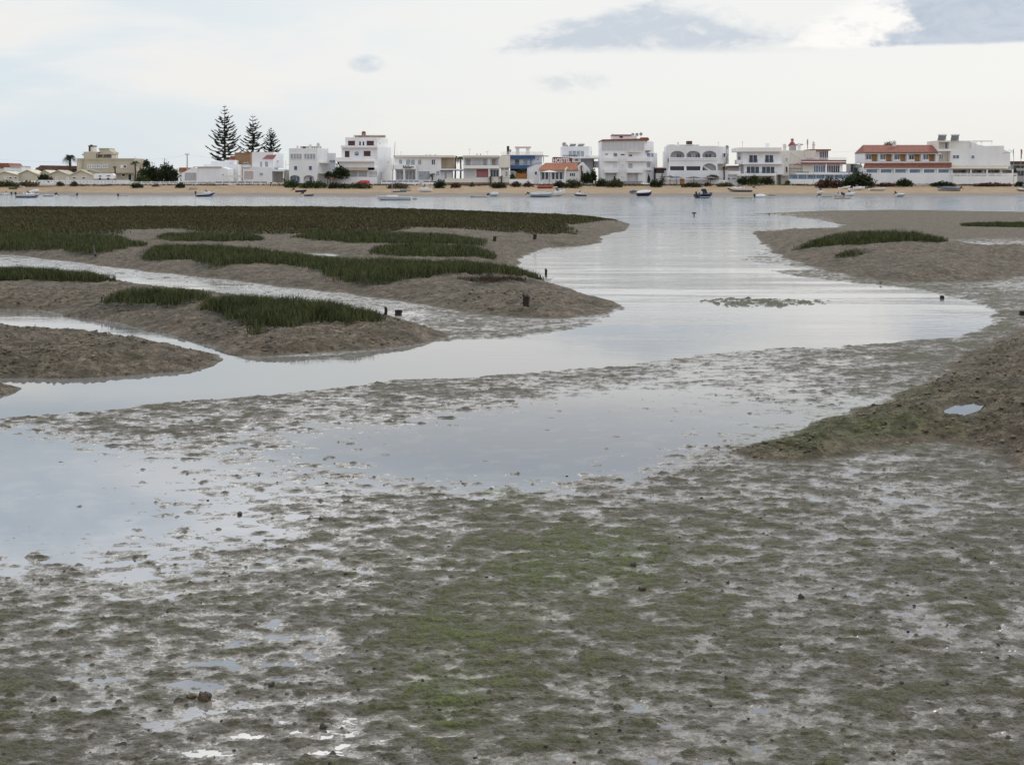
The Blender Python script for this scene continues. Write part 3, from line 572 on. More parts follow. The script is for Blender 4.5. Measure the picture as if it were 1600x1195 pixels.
chalet(-12, 29, 274, (269,), 283, 'low cream chalet with awnings at the left edge of the photo', 352, (6,), ((14, 19), (22, 27)))
chalet(27, 60, 273, (266.5,), 283, 'low cream gabled chalet left of the round dark green bush', 353, (), ())
chalet(59, 83, 273.5, (267,), 283, 'low cream chalet directly behind the round dark green bush', 356, (), ())
chalet(74, 145, 274, (267, 266.5), 283, 'wide cream chalet with two shallow gables behind the pierced wall', 354, (86, 104), ((113, 119), (128, 134)))
chalet(124, 159, 270.5, (266,), 281, 'pale chalet tucked against the left foot of the cream villa', 357, (), ())
h = House('beach_hall', 88, 'low dark hall with a brown roof behind the cream chalets', 'hall', 376, 284)
h.wall(56, 262, 121, 284, 0, 8); h.pp('roof', mat('brown roof', (.16, .085, .06), .9, .3, 1), [(54, 266), (64, 258.5), (121, 259.5), (121, 264)], -.4, 8.4); h.done(mat('dark green board', (.05, .055, .045), .8, .2))
# cream villa
h = House('villa', 165, 'cream flat roofed villa with a roof terrace and small square tower', Yf=358, base=284)
h.wall(120, 250, 210, 284, 0, 10); h.pb('parapet', CREAM, 120, 247.6, 210, 250, -.15, 10.1)
h.wall(125, 237, 146, 248, 3, 9); h.wall(145, 240, 169, 248, 3, 9, [(146.5, 241, 155, 248), (156, 241, 168, 248)], rec=1.6)
h.pp('upper_room', CREAM, [(149, 240), (147.5, 232), (163, 232), (166, 236), (170, 237), (170, 240)], 4, 9)
h.pb('roof_slab', GREY, 147, 231.2, 163.5, 232.2, 3.8, 9.2)
t = h.pb('tower', WARM, 131, 228.5, 139, 237, 4, 6.5); h.pb('tower_cap', BRED, 130.5, 227, 139.5, 228.6, 3.8, 6.7); h.pb('tower_slit', DARK, 131.5, 229, 134, 236, 3.9, 4.0)
h.chim(133.5, 225.5, 227.2, .25, BRED, 5, False)
h.part('awning', BLUE, lambda b: b.hexa([h.P(168, 242.2, 1), h.P(181, 242.8, 1), h.P(181, 242.6, 4), h.P(168, 242, 4), h.P(168, 241.4, 1), h.P(181, 242.3, 1), h.P(181, 242, 4), h.P(168, 241.2, 4)]))
h.pb('pergola_post', WH2, 180, 242.6, 180.7, 248, 1, 1.2); h.pb('pergola_post', WH2, 173, 242.5, 173.7, 248, 1, 1.2)
for a in (137, 148, 160): h.win(a, 257, a + (10 if a == 148 else 9), 263, g=GLASSL, n=3)
h.win(188.5, 258, 192, 263, g=WH2); h.win(193, 258, 197.5, 263, g=GLASS); h.win(123, 257, 125.5, 260.5); h.win(128, 240, 131, 243, d=3)
h.pb('awning', TAN, 120, 270, 208, 271, -1.2, 0); h.pb('pillar', TAN, 127.8, 248, 129.5, 264, -.3, 0)
h.win(200, 272, 206, 282, name='door', g=DARK); h.win(190, 271.5, 196, 276); h.ant(206, 245, 248, 1); h.done(CREAM)
h = House('caravan', 162, 'white caravan parked in front of the cream villa', 'caravan', 350, 283)
h.prism(h.w, [(146.5, 279.5), (177, 279.5), (177.5, 274), (175, 271.3), (149, 271), (146, 274)], 0, 2.3); h.win(154, 274, 159, 277); h.win(166, 273.6, 173, 276.4)
for a in (156, 169): h.part('wheel', BLK, lambda b: b.lathe((h.X(a), h.Y - .02, h.Z(280)), [(.2, 0), (.33, .02), (.33, .22), (.2, .24)], 12, 'y'))
h.done(WH2)
# white low house with garage door
h = House('house', 330, 'long low white house with a grey garage door at its left end', Yf=352, base=285)
h.prism(h.w, [(284, 285), (308, 285), (308, 263), (302, 261.5), (284, 271)], 0, 9)
h.prism(h.w, [(308, 285), (356, 285), (356, 264.5), (346, 261.3), (308, 261.3)], .3, 9)
h.win(288, 269.5, 307.5, 283, name='garage_door', g=GREY); h.pb('coping', TILE2, 302, 260.7, 346, 261.4, -.1, .5); h.win(347, 272, 350, 275); h.done(WH)
h = House('house', 350, 'stepped white house behind the long low white one, under the tallest pine', Yf=360, base=285)
h.wall(318, 257, 372, 285, 0, 9); h.wall(327, 252, 350, 257, 2, 9); h.wall(350, 250.2, 366, 257, .5, 8); h.win(360, 253, 362, 257.5); h.done(WH)
h = House('house', 287, 'small house with orange tiled roof peeping above the low white house', Yf=368, base=285)
h.wall(281, 267, 294, 285, 0, 6); h.pp('roof', TILE2, [(279, 269), (280.5, 262), (292, 262), (293, 269)], -.3, 6.3); h.done(WH)
h = House('unfinished_house', 378, 'rough unfinished brick house between the tallest pine and the white house', Yf=366, base=285)
h.wall(367, 239.5, 391, 285, 0, 8, [(373, 265, 379, 274)], t=.5); h.pb('roof', TILE2, 366.5, 238.6, 391.5, 239.7, -.2, 8.2); h.pp('side_roof', TILE, [(355, 250), (359, 244), (367, 244), (367, 250)], 1, 8)
h.pb('doorway', DARK, 373.1, 265, 378.9, 274, .46, .49); h.win(381, 254, 388, 258, d=0); h.pb('stained_panel', WOOD, 371, 256, 376, 259, -.04, .02); h.done(BRICK)
# white house with red skylight roof
h = House('house', 412, 'white two storey house with a small sloping pink-red roof and carport', Yf=350, base=288)
h.prism(h.w, [(392, 262), (425, 262), (425, 237.5), (392, 237.5)], 1.5, 11)
h.foot([(425, 1.5), (443, 9), (430, 11), (405, 11)], 239, 262)
h.prism(h.w, [(379.5, 285), (425, 285), (425, 262), (379.5, 259.5)], 0, 9)
h.pp('roof', PINK, [(408.5, 248.5), (416, 242), (430.5, 242), (426, 248.5)], 1.3, 1.6)
h.win(406, 252, 410, 261.5, d=1.5, g=GLASSL); h.win(413.5, 252, 419.5, 261.5, d=1.5, g=GLASSL); h.win(434, 250, 435.5, 253, d=4.8, d2=5.6)
h.win(381, 267, 396.5, 281, name='garage_door', g=PINKG); h.win(405, 269.5, 411.5, 275, g=GLASSL)
h.pb('carport_roof', WH, 425, 265, 444, 268, .2, 8); h.pb('carport_wall', WARM, 426, 268, 441, 286, 5, 5.4); h.pb('carport_post', WH, 442, 268, 443.6, 286, .3, .6)
h.pb('balcony', WH, 379.5, 258, 392, 261.5, -.6, 0); h.rail(380, 256, 392, 258, -.4); h.pb('terrace_wall', WARM, 353, 274, 380, 277.5, 0, .4); h.done(WH)
# white house with two arches
h = House('house', 480, 'white house with two ground floor arches and long first floor windows', Yf=350, base=288)
h.wall(451.5, 232, 496, 288, 0, 10, [(450.9 + 1.2, 274, 469, 288, 5.5), (474, 274, 491, 288, 6)], rec=1.4)
h.foot([(496, 0), (512, 6), (500, 12), (480, 10)], 232, 288); h.foot([(505, 5), (524.5, 8), (516, 14), (500, 12)], 238.5, 288)
h.win(453.5, 240, 472, 249.2, g=GLASSL, n=4); h.win(475, 240, 493, 249.2, g=GLASSL, n=4); h.win(459, 259, 465, 266.5, g=BLUE); h.win(482, 259, 488, 266.5, g=BLUE)
h.win(452.8, 275.5, 468.4, 286, d=1.4, g=GLASSB, n=3); h.win(483, 276, 488, 287, d=1.4, name='door', g=GLASS)
h.win(502, 240, 505.5, 247, d=2.4, d2=3.8); h.win(502.3, 259, 505, 266.5, d=2.5, d2=3.6); h.win(514, 249, 524, 255, d=6.4, d2=7.8, g=GLASSL)
h.pb('ledge', WARM, 496, 253.7, 512, 255.2, 1, 6); h.pb('terrace', WARM, 498, 270, 512, 271.2, -.4, 4)
h.chim(463, 227.5, 232, .25); h.chim(483, 224.8, 232, .28); h.chim(495.5, 222.3, 232, .33)
h.rail(469, 229, 500, 232, 2, BRED, 9, .06); h.pb('water_tank', BLK, 470, 229.3, 474, 232, 3, 4.2); h.ant(510, 232, 241, 1)
h.part('stair', WARM, lambda b: [h.box(b, 443 + i, 266 + 0 * i, 444 + i, 288, 3 + i * .3, 3.3 + i * .3) for i in range(8)] + [h.box(b, 443, 251, 443.5, 266, 3, 3.1), h.box(b, 443, 257, 451, 257.5, 3, 3.1)])
h.done(WH)
# tall stepped white house
h = House('house', 571, 'tallest white stepped house with brown shutters and a round window', Yf=350, base=289)
h.wall(538, 214.5, 588, 229, 2, 12); h.foot([(588, 2), (606, 10), (590, 14), (560, 12)], 215, 229)
h.wall(533, 228, 589, 246, 1, 12); h.foot([(588, 1), (611, 10), (590, 14), (560, 12)], 229, 250)
h.wall(530.5, 246, 585, 266, 0, 12); h.foot([(585, 0), (613.5, 11), (592, 15), (560, 12)], 246, 289)
h.wall(540, 262, 590, 278, 0, 8, [(541, 267.5, 558, 276.5), (560, 267.5, 573.5, 276.5)], rec=1.5); h.wall(520, 277, 590, 289, -1.2, 2)
h.pb('balcony', WH2, 524, 246.6, 547, 251, -.8, .2); h.pb('balcony', WH2, 569, 244.4, 586, 251, -.6, .2); h.pb('balcony', WH2, 532.5, 227.6, 590, 231, .2, 1.2)
for a, b_, c_, d_ in ((544, 220, 554.5, 227.5), (573, 220, 584, 227.5)): h.win(a, b_, c_, d_, d=2, g=BRED, n=2, fr=BRED)
h.win(539, 236, 546, 247, d=1, g=BRED, fr=BRED, n=2); h.win(568.5, 236, 579, 245, d=1, g=BRED, fr=BRED, n=2)
for a in (560, 565.3): h.part('arched_window', DARK, lambda b: h.prism(b, [(a, 227), (a + 2.4, 227), (a + 2.4, 222), (a + 1.9, 220.8), (a + .6, 220.8), (a, 222)], 1.95, 2.02))
def rnd(b, r0, d0, d1): h.prism(b, [(556.8 + r0 * math.cos(k * .3927), 240 + r0 * math.sin(k * .3927)) for k in range(16)], d0, d1)
o = h.part('round_window', WH2, lambda b: rnd(b, 4.2, .9, 1)); h.part('pane', GLASSL, lambda b: rnd(b, 3.5, .86, .895), o); h.part('blind', BLUE, lambda b: h.prism(b, [(553.8, 241), (559.8, 241), (558.5, 243), (555, 243)], .84, .855), o)
h.rail(552, 211, 600, 214.6, 4, TAN, 14, .07); h.pb('roof_screen', TAN, 552, 211.5, 599, 214.5, 4.3, 4.5)
h.pb('chimney', mat('brick chimney', (.35, .22, .18), .9, .3, 3), 563, 207, 569, 214.5, 3, 4.2); h.part('chimney_cap', BRED, lambda b: b.lathe((h.X(566), h.Y + 3.6, h.Z(207)), [(.5, 0), (.55, .15), (.3, .35), (.1, .4)], 10))
h.pb('roof_terrace', WH2, 526, 250.6, 586, 253, -.9, 0); h.part('awning', TAN, lambda b: b.hexa([h.P(540, 266.5, -1.6), h.P(575, 266.5, -1.6), h.P(575, 265, 0), h.P(540, 265, 0), h.P(540, 266, -1.6), h.P(575, 266, -1.6), h.P(575, 262, 0), h.P(540, 262, 0)]))
lat = MB()
for i in range(8): h.box(lat, 575.5 + i * 1.9, 266.5, 576.2 + i * 1.9, 277, -.15, .0)
for i in range(6): h.box(lat, 575.5, 266.7 + i * 2., 589.5, 267.3 + i * 2., -.2, -.15)
lat.obj('lattice_screen', WH2, h.root); h.pb('lattice_shade_sheet', DARK, 576, 267, 589, 276.8, -.03, -.005)  # dark sheet behind the lattice stands in for the shade between its slats
h.rail(548, 266, 573, 277, -.2, WH2, 10, .03)
for a in (594, 605): h.win(a, 251, a + 2.3, 254, d=3.5 if a < 600 else 7.8, d2=4.4 if a < 600 else 8.6)
h.win(594, 268, 595.7, 280, d=3.5, d2=4.1, g=DARK); h.win(592, 222, 594, 226, d=3.9, d2=4.6, g=GLASSL); h.win(527, 252, 530.5, 258, d=-.02, name='door', g=DARK); h.done(WH)
# flat roofed house with script lettering
h = House('house', 660, 'long flat roofed white house with dark script lettering on its balcony', Yf=350, base=289)
h.wall(617, 246, 689, 266, 0, 9); h.wall(652, 266, 689, 289, 0, 9); h.wall(617, 266, 652, 289, 1.6, 9); h.foot([(689, 0), (712, 0), (708, 8), (680, 9)], 264, 266)
h.pb('roof', WARM, 615, 243, 710, 246.2, -.7, 9.5); h.wall(689, 246, 709, 264, 2.2, 8, m=TAN); h.pb('roller_shutter', TAN, 696, 248, 707, 263, 2.1, 2.19)
h.pb('balcony', WH2, 607, 258, 651, 264.5, -1.6, 0); h.pb('pillar', WH2, 631, 264.5, 633, 289, -1.5, -1.2); h.pb('pillar', WH2, 650, 264.5, 652, 289, -1.5, -1.2); h.pb('pillar', WARM, 613, 264.5, 615, 283, -1, -.7)
for a, b_, c_ in ((623, 629, 257), (634, 649, 258.5), (652.5, 659, 258), (674, 680.2, 258)): h.win(a, 249, b_, c_, g=GLASSL if a != 674 else GLASS, n=1 + (a == 634) + (a == 674))
h.win(619, 267, 631, 281, d=1.6, g=GLASSL, n=2); h.win(633.5, 267, 649.5, 281, d=1.6, g=GLASSL, n=3); h.win(653.5, 267.2, 672, 281, g=GLASSL); h.win(681, 267, 687, 275, g=GLASSL)
h.wall(689, 267, 706, 289, .5, 7); h.win(694, 269, 698.5, 281, name='door', d=.5, g=GLASSL); h.pb('porch_roof', BLUE, 688, 265.9, 723, 267, -1, 5); h.pb('porch_roof', WH2, 688, 264.4, 723, 265.9, -1, 5)
for a in (665, 671, 679): h.chim(a, 241, 243.2, .25, d=3)
h.ant(625, 237, 243, 1.5)
tx = bpy.data.curves.new('lettering', 'FONT'); 
def sign_text(h, body, px0, px1, pyb, pyt, d, m, shear=0., parent=None, name='lettering', ext=.03):
    cu = bpy.data.curves.new('t', 'FONT'); cu.body = body; cu.size = 1; cu.extrude = .01; cu.shear = shear; cu.offset = .03
    ob = bpy.data.objects.new('t', cu); COL.objects.link(ob); bpy.context.view_layer.update()
    me = bpy.data.meshes.new_from_object(ob); bpy.data.objects.remove(ob); v = np.array([q.co[:] for q in me.vertices]); mn, mx = v.min(0), v.max(0)
    X0, X1, Z0, Z1 = h.X(px0), h.X(px1), h.Z(pyb), h.Z(pyt)
    for q in me.vertices:
        a = (q.co.x - mn[0]) / (mx[0] - mn[0]); b_ = (q.co.y - mn[1]) / (mx[1] - mn[1]); dz = (q.co.z - mn[2]) / (mx[2] - mn[2] + 1e-9)
        q.co = (X0 + a * (X1 - X0), h.Y + d - dz * ext, Z0 + b_ * (Z1 - Z0))
    me.name = name; return link(name, me, m, parent or h.root)
# the script itself is not legible in the photo: a run of looping strokes of the same size
mb = MB(); rr = random.Random(5)
for i in range(9):
    x0 = 630 + i * 1.9; y0 = 263.4 - (i > 6) * 1.6; hh_ = (4.6 if i in (0, 2, 4) else 2.6) * (.5 if i > 6 else 1)
    mb.tube([h.P(x0 + .9 * math.cos(t * .9) * (.5 + .5 * (t % 2)) + t * .2, y0 - hh_ / 2 - hh_ / 2 * math.sin(t * .9), -1.66) for t in range(7)], .07, 4)
mb.obj('script_lettering', DARK, h.root)
h.done(WH)
# flat roofed house with pink-red shutter
h = House('house', 760, 'flat roofed house with a faded red shutter on its ground floor', Yf=350, base=289)
h.wall(724, 245.5, 780, 264, 0, 9, [(725, 247, 763.5, 258.5), (765, 247, 779.5, 258.5)], rec=1.8); h.wall(724, 264, 780, 289, 1.2, 9)
h.pb('roof', WARM, 723, 243, 781, 245.6, -.5, 9.3); h.wall(780, 244.5, 797, 262, -.3, 8, m=WARM); h.wall(782, 262, 795.5, 289, .5, 7, m=WARM)
h.pb('balcony', WH2, 724, 259, 780, 263.5, -.5, 0); h.rail(724, 256.8, 780, 259, -.4, METAL, 20, .02)
for a, b_, g_ in ((728, 736, GREY), (737, 752, SHUT), (754, 761, GLASSL), (768, 775, TAN)): h.win(a, 248, b_, 259, d=1.8, g=g_)
h.win(727.5, 264.5, 743.5, 277, d=1.2, g=SHUT, name='shutter'); h.win(744.5, 264.5, 763, 277, d=1.2, g=PINK, name='shutter', fr=PINK); h.win(766, 265, 779.5, 277, d=1.2, g=GLASS, n=3)
h.pb('pillar', WH2, 763.3, 263.5, 765, 289, -.4, 0); h.pb('ledge', DARK, 783, 264, 787, 265, .4, .5); h.pb('ledge', DARK, 789, 264, 794, 265, .4, .5); h.win(789, 267.5, 794, 277, d=.5, name='door', g=GLASSL)
for a, t_ in ((733, 232.5), (761, 236)): h.ant(a, t_, 243, 2.6)
h.chim(745, 240, 243, .12, METAL, cap=False); h.chim(750.5, 240, 243, .12, METAL, cap=False); h.done(WH)
# blue house
h = House('house', 820, 'house with blue bands, blue balcony and a rooftop pergola left of the hostel', Yf=356, base=289)
h.wall(797, 243, 847, 289, .8, 10); h.pb('fascia', BLUE, 797, 243, 836, 248.5, -.1, .8); h.pb('roof_slab', WH, 783, 241.6, 849, 243, -.5, 10.2); h.pb('awning', BLUE, 847, 243.6, 857, 244.6, -.5, 2)
h.rail(783, 238, 848, 241.6, -.4, WARM, 18, .05); h.part('pergola_roof', mat('pink painted slab', (.6, .45, .45), .8, .05), lambda b: h.box(b, 804.5, 229, 830, 231, 2, 7))
for a, b_ in ((806, 811.5), (822, 828)): h.pb('pergola_pier', WH, a, 231, b_, 241.6, 3, 5)
h.chim(793.8, 228.3, 241.6, .32, BLK, cap=False); h.dish(797, 235.5, .35, 1, 241)
h.win(804, 248.7, 812, 258.5, d=.8, g=GLASS, name='door'); h.win(817, 248.7, 825, 258.5, d=.8, g=GLASSL, name='door'); h.pb('downpipe', BLUE, 829.3, 248, 830.2, 264, .3, .8)
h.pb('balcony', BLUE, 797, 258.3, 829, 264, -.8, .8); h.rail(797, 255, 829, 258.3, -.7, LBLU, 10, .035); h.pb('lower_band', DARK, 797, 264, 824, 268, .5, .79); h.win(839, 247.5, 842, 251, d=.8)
h.prism(h.w, [(823.5, 289), (846, 289), (846, 255.5), (837, 256.5), (823.5, 263)], -3.5, .5); h.pp('blue_coping', LBLU, [(823, 263.2), (837, 256.3), (846, 255.3), (846, 254.2), (837, 255.2), (823, 262.3)], -3.7, .5)
h.win(835, 268, 839.5, 274, d=-3.5); h.pb('orange_screen', ORNG, 806, 270.3, 823, 279.5, -1.4, -1.2); h.rail(796, 267.4, 804, 280, -1.6, WH2, 4, .05); h.pb('post', WH2, 848.5, 245, 850, 255, 1, 1.3); h.done(WH)
# hostel
h = House('hostel', 875, 'low hostel with orange tiled roof, dark red HOSTEL sign and white gables', 'hostel', Yf=349, base=289)
h.wall(842.5, 266.5, 903, 289, 0, 8, [(844, 268.5, 859, 282), (860, 268.5, 881, 282)], rec=1.2)
h.part('roof', TILE2, lambda b: b.hexa([h.P(842.5, 266.7, -.4), h.P(903.2, 266.7, -.4), h.P(903.2, 262, 5), h.P(842.5, 262, 5), h.P(842.5, 266, -.5), h.P(903.2, 266, -.5), (h.X(903.2), h.Y + 4, h.Z(254.3)), (h.X(853), h.Y + 4, h.Z(254.3))]))
h.pp('parapet', WH2, [(881, 290), (884, 290), (884, 267), (887, 261.4), (886, 260.6), (882.5, 263.5)], -.7, -.1); h.win(889.5, 270, 899, 276.2, g=GLASS, n=3)
h.prism(h.w, [(903, 289), (925, 289), (921, 264), (911, 253.4), (903, 261)], 0, 7); h.pp('gable_wall', WARM, [(905, 289), (912, 289), (912, 262), (910, 258), (905, 262)], -.06, -.01)
h.pb('door', DARK, 908, 268, 911, 281, -.09, -.065)
for a in (846, 852, 862, 868, 874): h.win(a, 269, a + 5, 281, d=1.2, g=GLASS)
sg = h.pp('sign', mat('dark red sign board', (.18, .035, .03), .6, .15, .7), [(863, 254.2), (894.3, 254.6), (894.3, 246.8), (865, 245.4), (863, 247)], 1.2, 1.35)
sign_text(h, 'HOSTEL', 864, 892, 254, 247.3, 1.19, WH2, 0, sg)
h.rail(848, 281, 881, 286.5, -2, WH2, 14, .09); h.pb('terrace', WH2, 842, 287, 882, 290, -2, 0); h.done(WH)
h = House('house', 905, 'white house with two rooftop water heaters standing behind the hostel', Yf=362, base=287)
h.wall(877.5, 229, 920, 246, 0, 9); h.foot([(920, 0), (925, 5), (915, 9), (900, 9)], 229, 246); h.wall(893.5, 246, 927, 287, 0, 9, m=GREY); h.pb('terrace_slab', WH2, 866, 245.8, 935, 248, -2.5, 9); h.wall(893.5, 248, 907, 254, -1.8, 0)
h.win(888, 235.5, 913, 245.5, g=GLASSL, n=4); h.rail(879, 243, 900, 245.8, -2.2, GLASS, 8, .05); h.solar(889, 223.8, 901, 229, 2); h.solar(902, 223.8, 914, 229, 2); h.dish(882, 225.5, .55, 2, 229.5); h.dish(886.5, 227.7, .28, 2, 229.5)
h.win(898, 248.6, 904, 252.5, d=-1.82); h.rail(915, 243.5, 936, 246, 0, METAL, 6, .025); h.pb('downpipe', BRED, 926.5, 248, 928, 262, -.3, 0); h.pb('lower_wing', GREY, 927, 252, 939, 262, 1, 6); h.win(921.2, 235, 923.7, 243, d=1.6, d2=3.8); h.done(WH)
# four storey house
h = House('apartment_house', 980, 'four storey white block with red roof edge, highest building right of the hostel', Yf=350, base=290)
h.wall(939.5, 220, 1008, 290, 0, 12, [(946, 271, 963, 287), (980, 271, 997, 287)], rec=.8); h.foot([(1008, 0), (1021.5, 6), (1010, 14), (985, 12)], 220.5, 290); h.foot([(1019, 7), (1027, 10), (1018, 14), (1008, 13)], 238, 290)
h.pp('roof', TILE, [(938.6, 220.6), (941, 218.2), (1014, 216.6), (1014, 219.6)], -.4, 12.2); h.wall(958.5, 211.5, 997, 218, 3, 9); h.pb('penthouse_roof', TILE, 958, 209.9, 988, 211.6, 2.8, 9.2); h.pb('roof_vent', DARK, 969.5, 212.6, 974.5, 215, 2.94, 2.99); h.pb('roof_edge', TILE, 1003, 214.6, 1014.5, 217, 2, 6)
h.pb('panel_band', mat('grey ribbed panel', (.56, .57, .60), .7, .08, 4), 940.5, 221.5, 1006, 235.3, -.06, -.01)
for i in range(9): h.pb('panel_rib', WH, 947 + i * 6.7, 221.5, 947.4 + i * 6.7, 235.3, -.12, -.07)
h.win(945, 239, 950.5, 243.5, g=GLASSL); h.win(958, 238.8, 965, 245.5, g=GLASSB); h.pb('vent', BRED, 970, 241, 976, 242.8, -.05, -.01); h.win(981.5, 241, 988.5, 245.5, g=GLASSB)
h.win(957, 255, 964.5, 263.5, g=SHUT); h.win(970, 256.5, 976, 261.5, g=SHUT); h.win(981, 254.5, 989, 263.5, g=GREY)
for a, c_, y_ in ((944, 965, 246.5), (979, 1008, 246.5), (944, 966, 264.5), (979, 1004, 264.5)): h.pb('balcony', WH2, a, y_, c_, y_ + 5.6, -1, 0)
h.pb('awning', WARM, 981, 236, 1000, 238.5, -1.1, 0)
h.win(946.5, 271.5, 962.5, 286, d=.8, name='garage_door', g=SHUT); h.win(980.5, 271.5, 996.5, 286, d=.8, name='garage_door', g=SHUT); h.win(958, 275, 962, 282, d=.7, name='door', g=DARK); h.win(970, 275, 976, 279.5, g=SHUT)
h.win(1010, 238.5, 1016, 245.5, d=1, d2=3.2, g=GLASSB); h.win(1016.7, 238.5, 1020.8, 245.5, d=3.6, d2=5.4, g=GLASSB); h.pb('bay_roof', TILE, 1009, 235.5, 1017, 236.6, -.3, 3)
h.part('bay', WH2, lambda b: h.foot([(1008, -.6), (1016, .5), (1021, 4), (1012, 5)], 246, 252.5, b)); h.part('bay', WH2, lambda b: h.foot([(1008, -.6), (1016, .5), (1021, 4), (1012, 5)], 263.5, 266, b)); h.win(1010, 254.5, 1016, 262, d=1, d2=3.2, g=GLASSL); h.win(1011, 271, 1014.5, 282, d=1.4, d2=2.8, g=GREY)
for a, b_ in ((991.5, 209.5), (998, 209.5), (1004.3, 208.8)): h.dish(a, b_, .42, 5, 213)
h.ant(959, 208, 211, 1.6, 5); h.done(WH)
# arched house
h = House('house', 1090, 'white two storey house with three round arches along its upper balcony', Yf=350, base=290)
ar = [(1047.5, 236, 1069.5, 246.5, 7), (1072.5, 236, 1094.5, 246.5, 7), (1097.5, 236, 1119.5, 246.5, 7)]
h.prism(h.w, [(1045, 270), (1045, 226), (1054, 226), (1060, 228.3), (1121, 228.3), (1121, 270)], 0, .35, [[(a, d), (c, d)] + [((a + c) / 2 + (c - a) / 2 * math.cos(k * math.pi / 12), b_ + r_ - r_ * math.sin(k * math.pi / 12)) for k in range(13)] for a, b_, c, d, r_ in ar + [(1097.5, 255.5, 1119.5, 266.5, 8)]] + [[(1047, 266.5), (1069, 266.5), (1069, 260), (1047, 260)], [(1072.5, 266.5), (1094.5, 266.5), (1094.5, 260), (1072.5, 260)]])
h.box(h.w, 1045, 228.3, 1121, 270, 2.6, 11); h.box(h.w, 1045.1, 228.4, 1120.9, 233.5, .35, 2.6); h.box(h.w, 1045.1, 247.5, 1120.9, 254, .35, 2.6); h.box(h.w, 1045, 226.2, 1054, 228.3, 2, 6)
for a in (1045.1, 1070, 1095, 1119.9): h.box(h.w, a, 233.5, a + 1, 270, .35, 2.6)
h.wall(1042, 266.6, 1136, 290, -1, 11); fp = [(1121 + 17 * math.sin(k * math.pi / 12), 11 - 11 * math.cos(k * math.pi / 12) * 1.) for k in range(7)] + [(1121, 11)]
h.foot(fp, 229, 256); h.foot([(1121, 2), (1134, 5), (1134, 10), (1121, 11)], 256, 270)
bal = MB()
for i in range(46): q = 1047.5 + i * 1.56; h.box(bal, q, 248.2, q + .8, 250, -.16, -.02)
h.box(bal, 1046.5, 247, 1120.5, 248.2, -.2, 0); h.box(bal, 1046.5, 250, 1120.5, 251, -.2, 0); bal.obj('balustrade', WH2, h.root)
for a, b_ in ((1057, 1065), (1075, 1080), (1086, 1094), (1101, 1112)): h.win(a, 240, b_, 246.5, d=2.6, g=GLASSB, n=2)
h.pb('glazing', GLASS, 1047.5, 260.3, 1068.7, 266.2, 1.4, 1.5); h.pb('glazing', GLASS, 1073, 260.3, 1094, 266.2, 1.4, 1.5); h.pp('stair', WH2, [(1101, 259), (1112, 266.4), (1108, 266.4), (1099, 260.5)], 1.2, 1.6); h.pb('glazing', GLASS, 1098, 260.5, 1101.5, 266.4, 1.4, 1.5)
h.win(1129.5, 239, 1133.3, 246, d=1.2, d2=2.6); h.win(1122.5, 255, 1124.5, 266.5, d=.9 + 1.1, g=GLASSL); h.pb('recess', TAN, 1125, 256.5, 1133, 266, 1.9, 2.0)
tk = h.pb('water_tank', BRED, 1076, 220, 1084, 225.3, 3, 5.4); h.pb('tank_base', WH2, 1075, 225.3, 1086, 228.3, 3, 5.4); h.rail(1058, 226.3, 1094, 228.3, 2.5, METAL, 10, .05)
h.chim(1061, 221.3, 228, .22); h.ant(1125.5, 222, 229, .8); h.dish(1140.5, 229.5, .5, 5, 233); h.part('mast', METAL, lambda b: b.tube([h.P(1136, 226, 5), h.P(1136, 231, 5)], .05, 4))
ld = MB()
for i in range(6): ld.tube([(h.X(1140 + (i % 2) * 3), h.Y + 5, h.Z(254 - i * 4)), (h.X(1143 - (i % 2) * 3), h.Y + 5, h.Z(250 - i * 4))], .05, 4)
for q in (1140, 1143): ld.tube([(h.X(q), h.Y + 5, h.Z(256)), (h.X(q), h.Y + 5, h.Z(231))], .05, 4)
ld.obj('lattice_mast', METAL, h.root); h.done(WH)
h = House('outbuilding', 1033, 'low brown and blue shed between the four storey block and the arched house', 'shed', Yf=356, base=290)
h.wall(1025.5, 263, 1042.5, 271, 0, 5, m=BRED); h.pb('roof', WARM, 1024, 261.5, 1043, 263.1, -.4, 5.3); h.wall(1024.5, 271, 1045, 290, -.8, 5); h.wall(1040, 236, 1045.5, 262, 3, 7); h.done(WH)
# modern white house
h = House('house', 1190, 'modern white house with large dark windows and a flat overhanging roof', Yf=350, base=290)
h.wall(1160, 237, 1221, 256, 0, 9); h.wall(1163, 256, 1225, 273, 0, 9); h.wall(1160, 273, 1212, 290, 1.5, 9, m=WARM)
h.pb('roof', WH2, 1152, 231, 1220, 237.3, -1.2, 9.5); h.pb('balcony_slab', WH2, 1159, 255, 1222, 257, -1, 0); h.pb('balcony_slab', WH2, 1151, 271.5, 1212, 275, -1.2, 0)
for a, b_ in ((1170, 1183.5), (1195, 1208.5)): h.win(a, 242, b_, 254.5, g=GLASS, n=2); h.rail(a, 249.5, b_, 254.5, -.25, BLUE, 7, .03)
for a, b_ in ((1166, 1186.5), (1190, 1210.5)): h.win(a, 260, b_, 271.5, g=GLASS, n=3)
h.rail(1164, 268.5, 1212, 271.5, -1.1, BLUE, 14, .03)
h.pb('side_balcony', WH2, 1152, 250, 1160, 256.5, .5, 4); h.win(1153.5, 244.5, 1159, 250, d=3, fr=BRED, g=GLASSL); h.pb('terrace', BRED, 1140, 259, 1159, 260.4, 2, 6); h.pb('terrace_wall', WARM, 1140, 260.4, 1159, 270, 4, 6); h.pb('terrace_wall', WH2, 1138, 267.5, 1158, 273, .5, 1); h.wall(1136, 273, 1160, 290, 1.2, 5)
h.win(1136.5, 277.5, 1141, 281, d=1.2); h.win(1143, 277.5, 1151, 281, d=1.2, g=GLASSL)
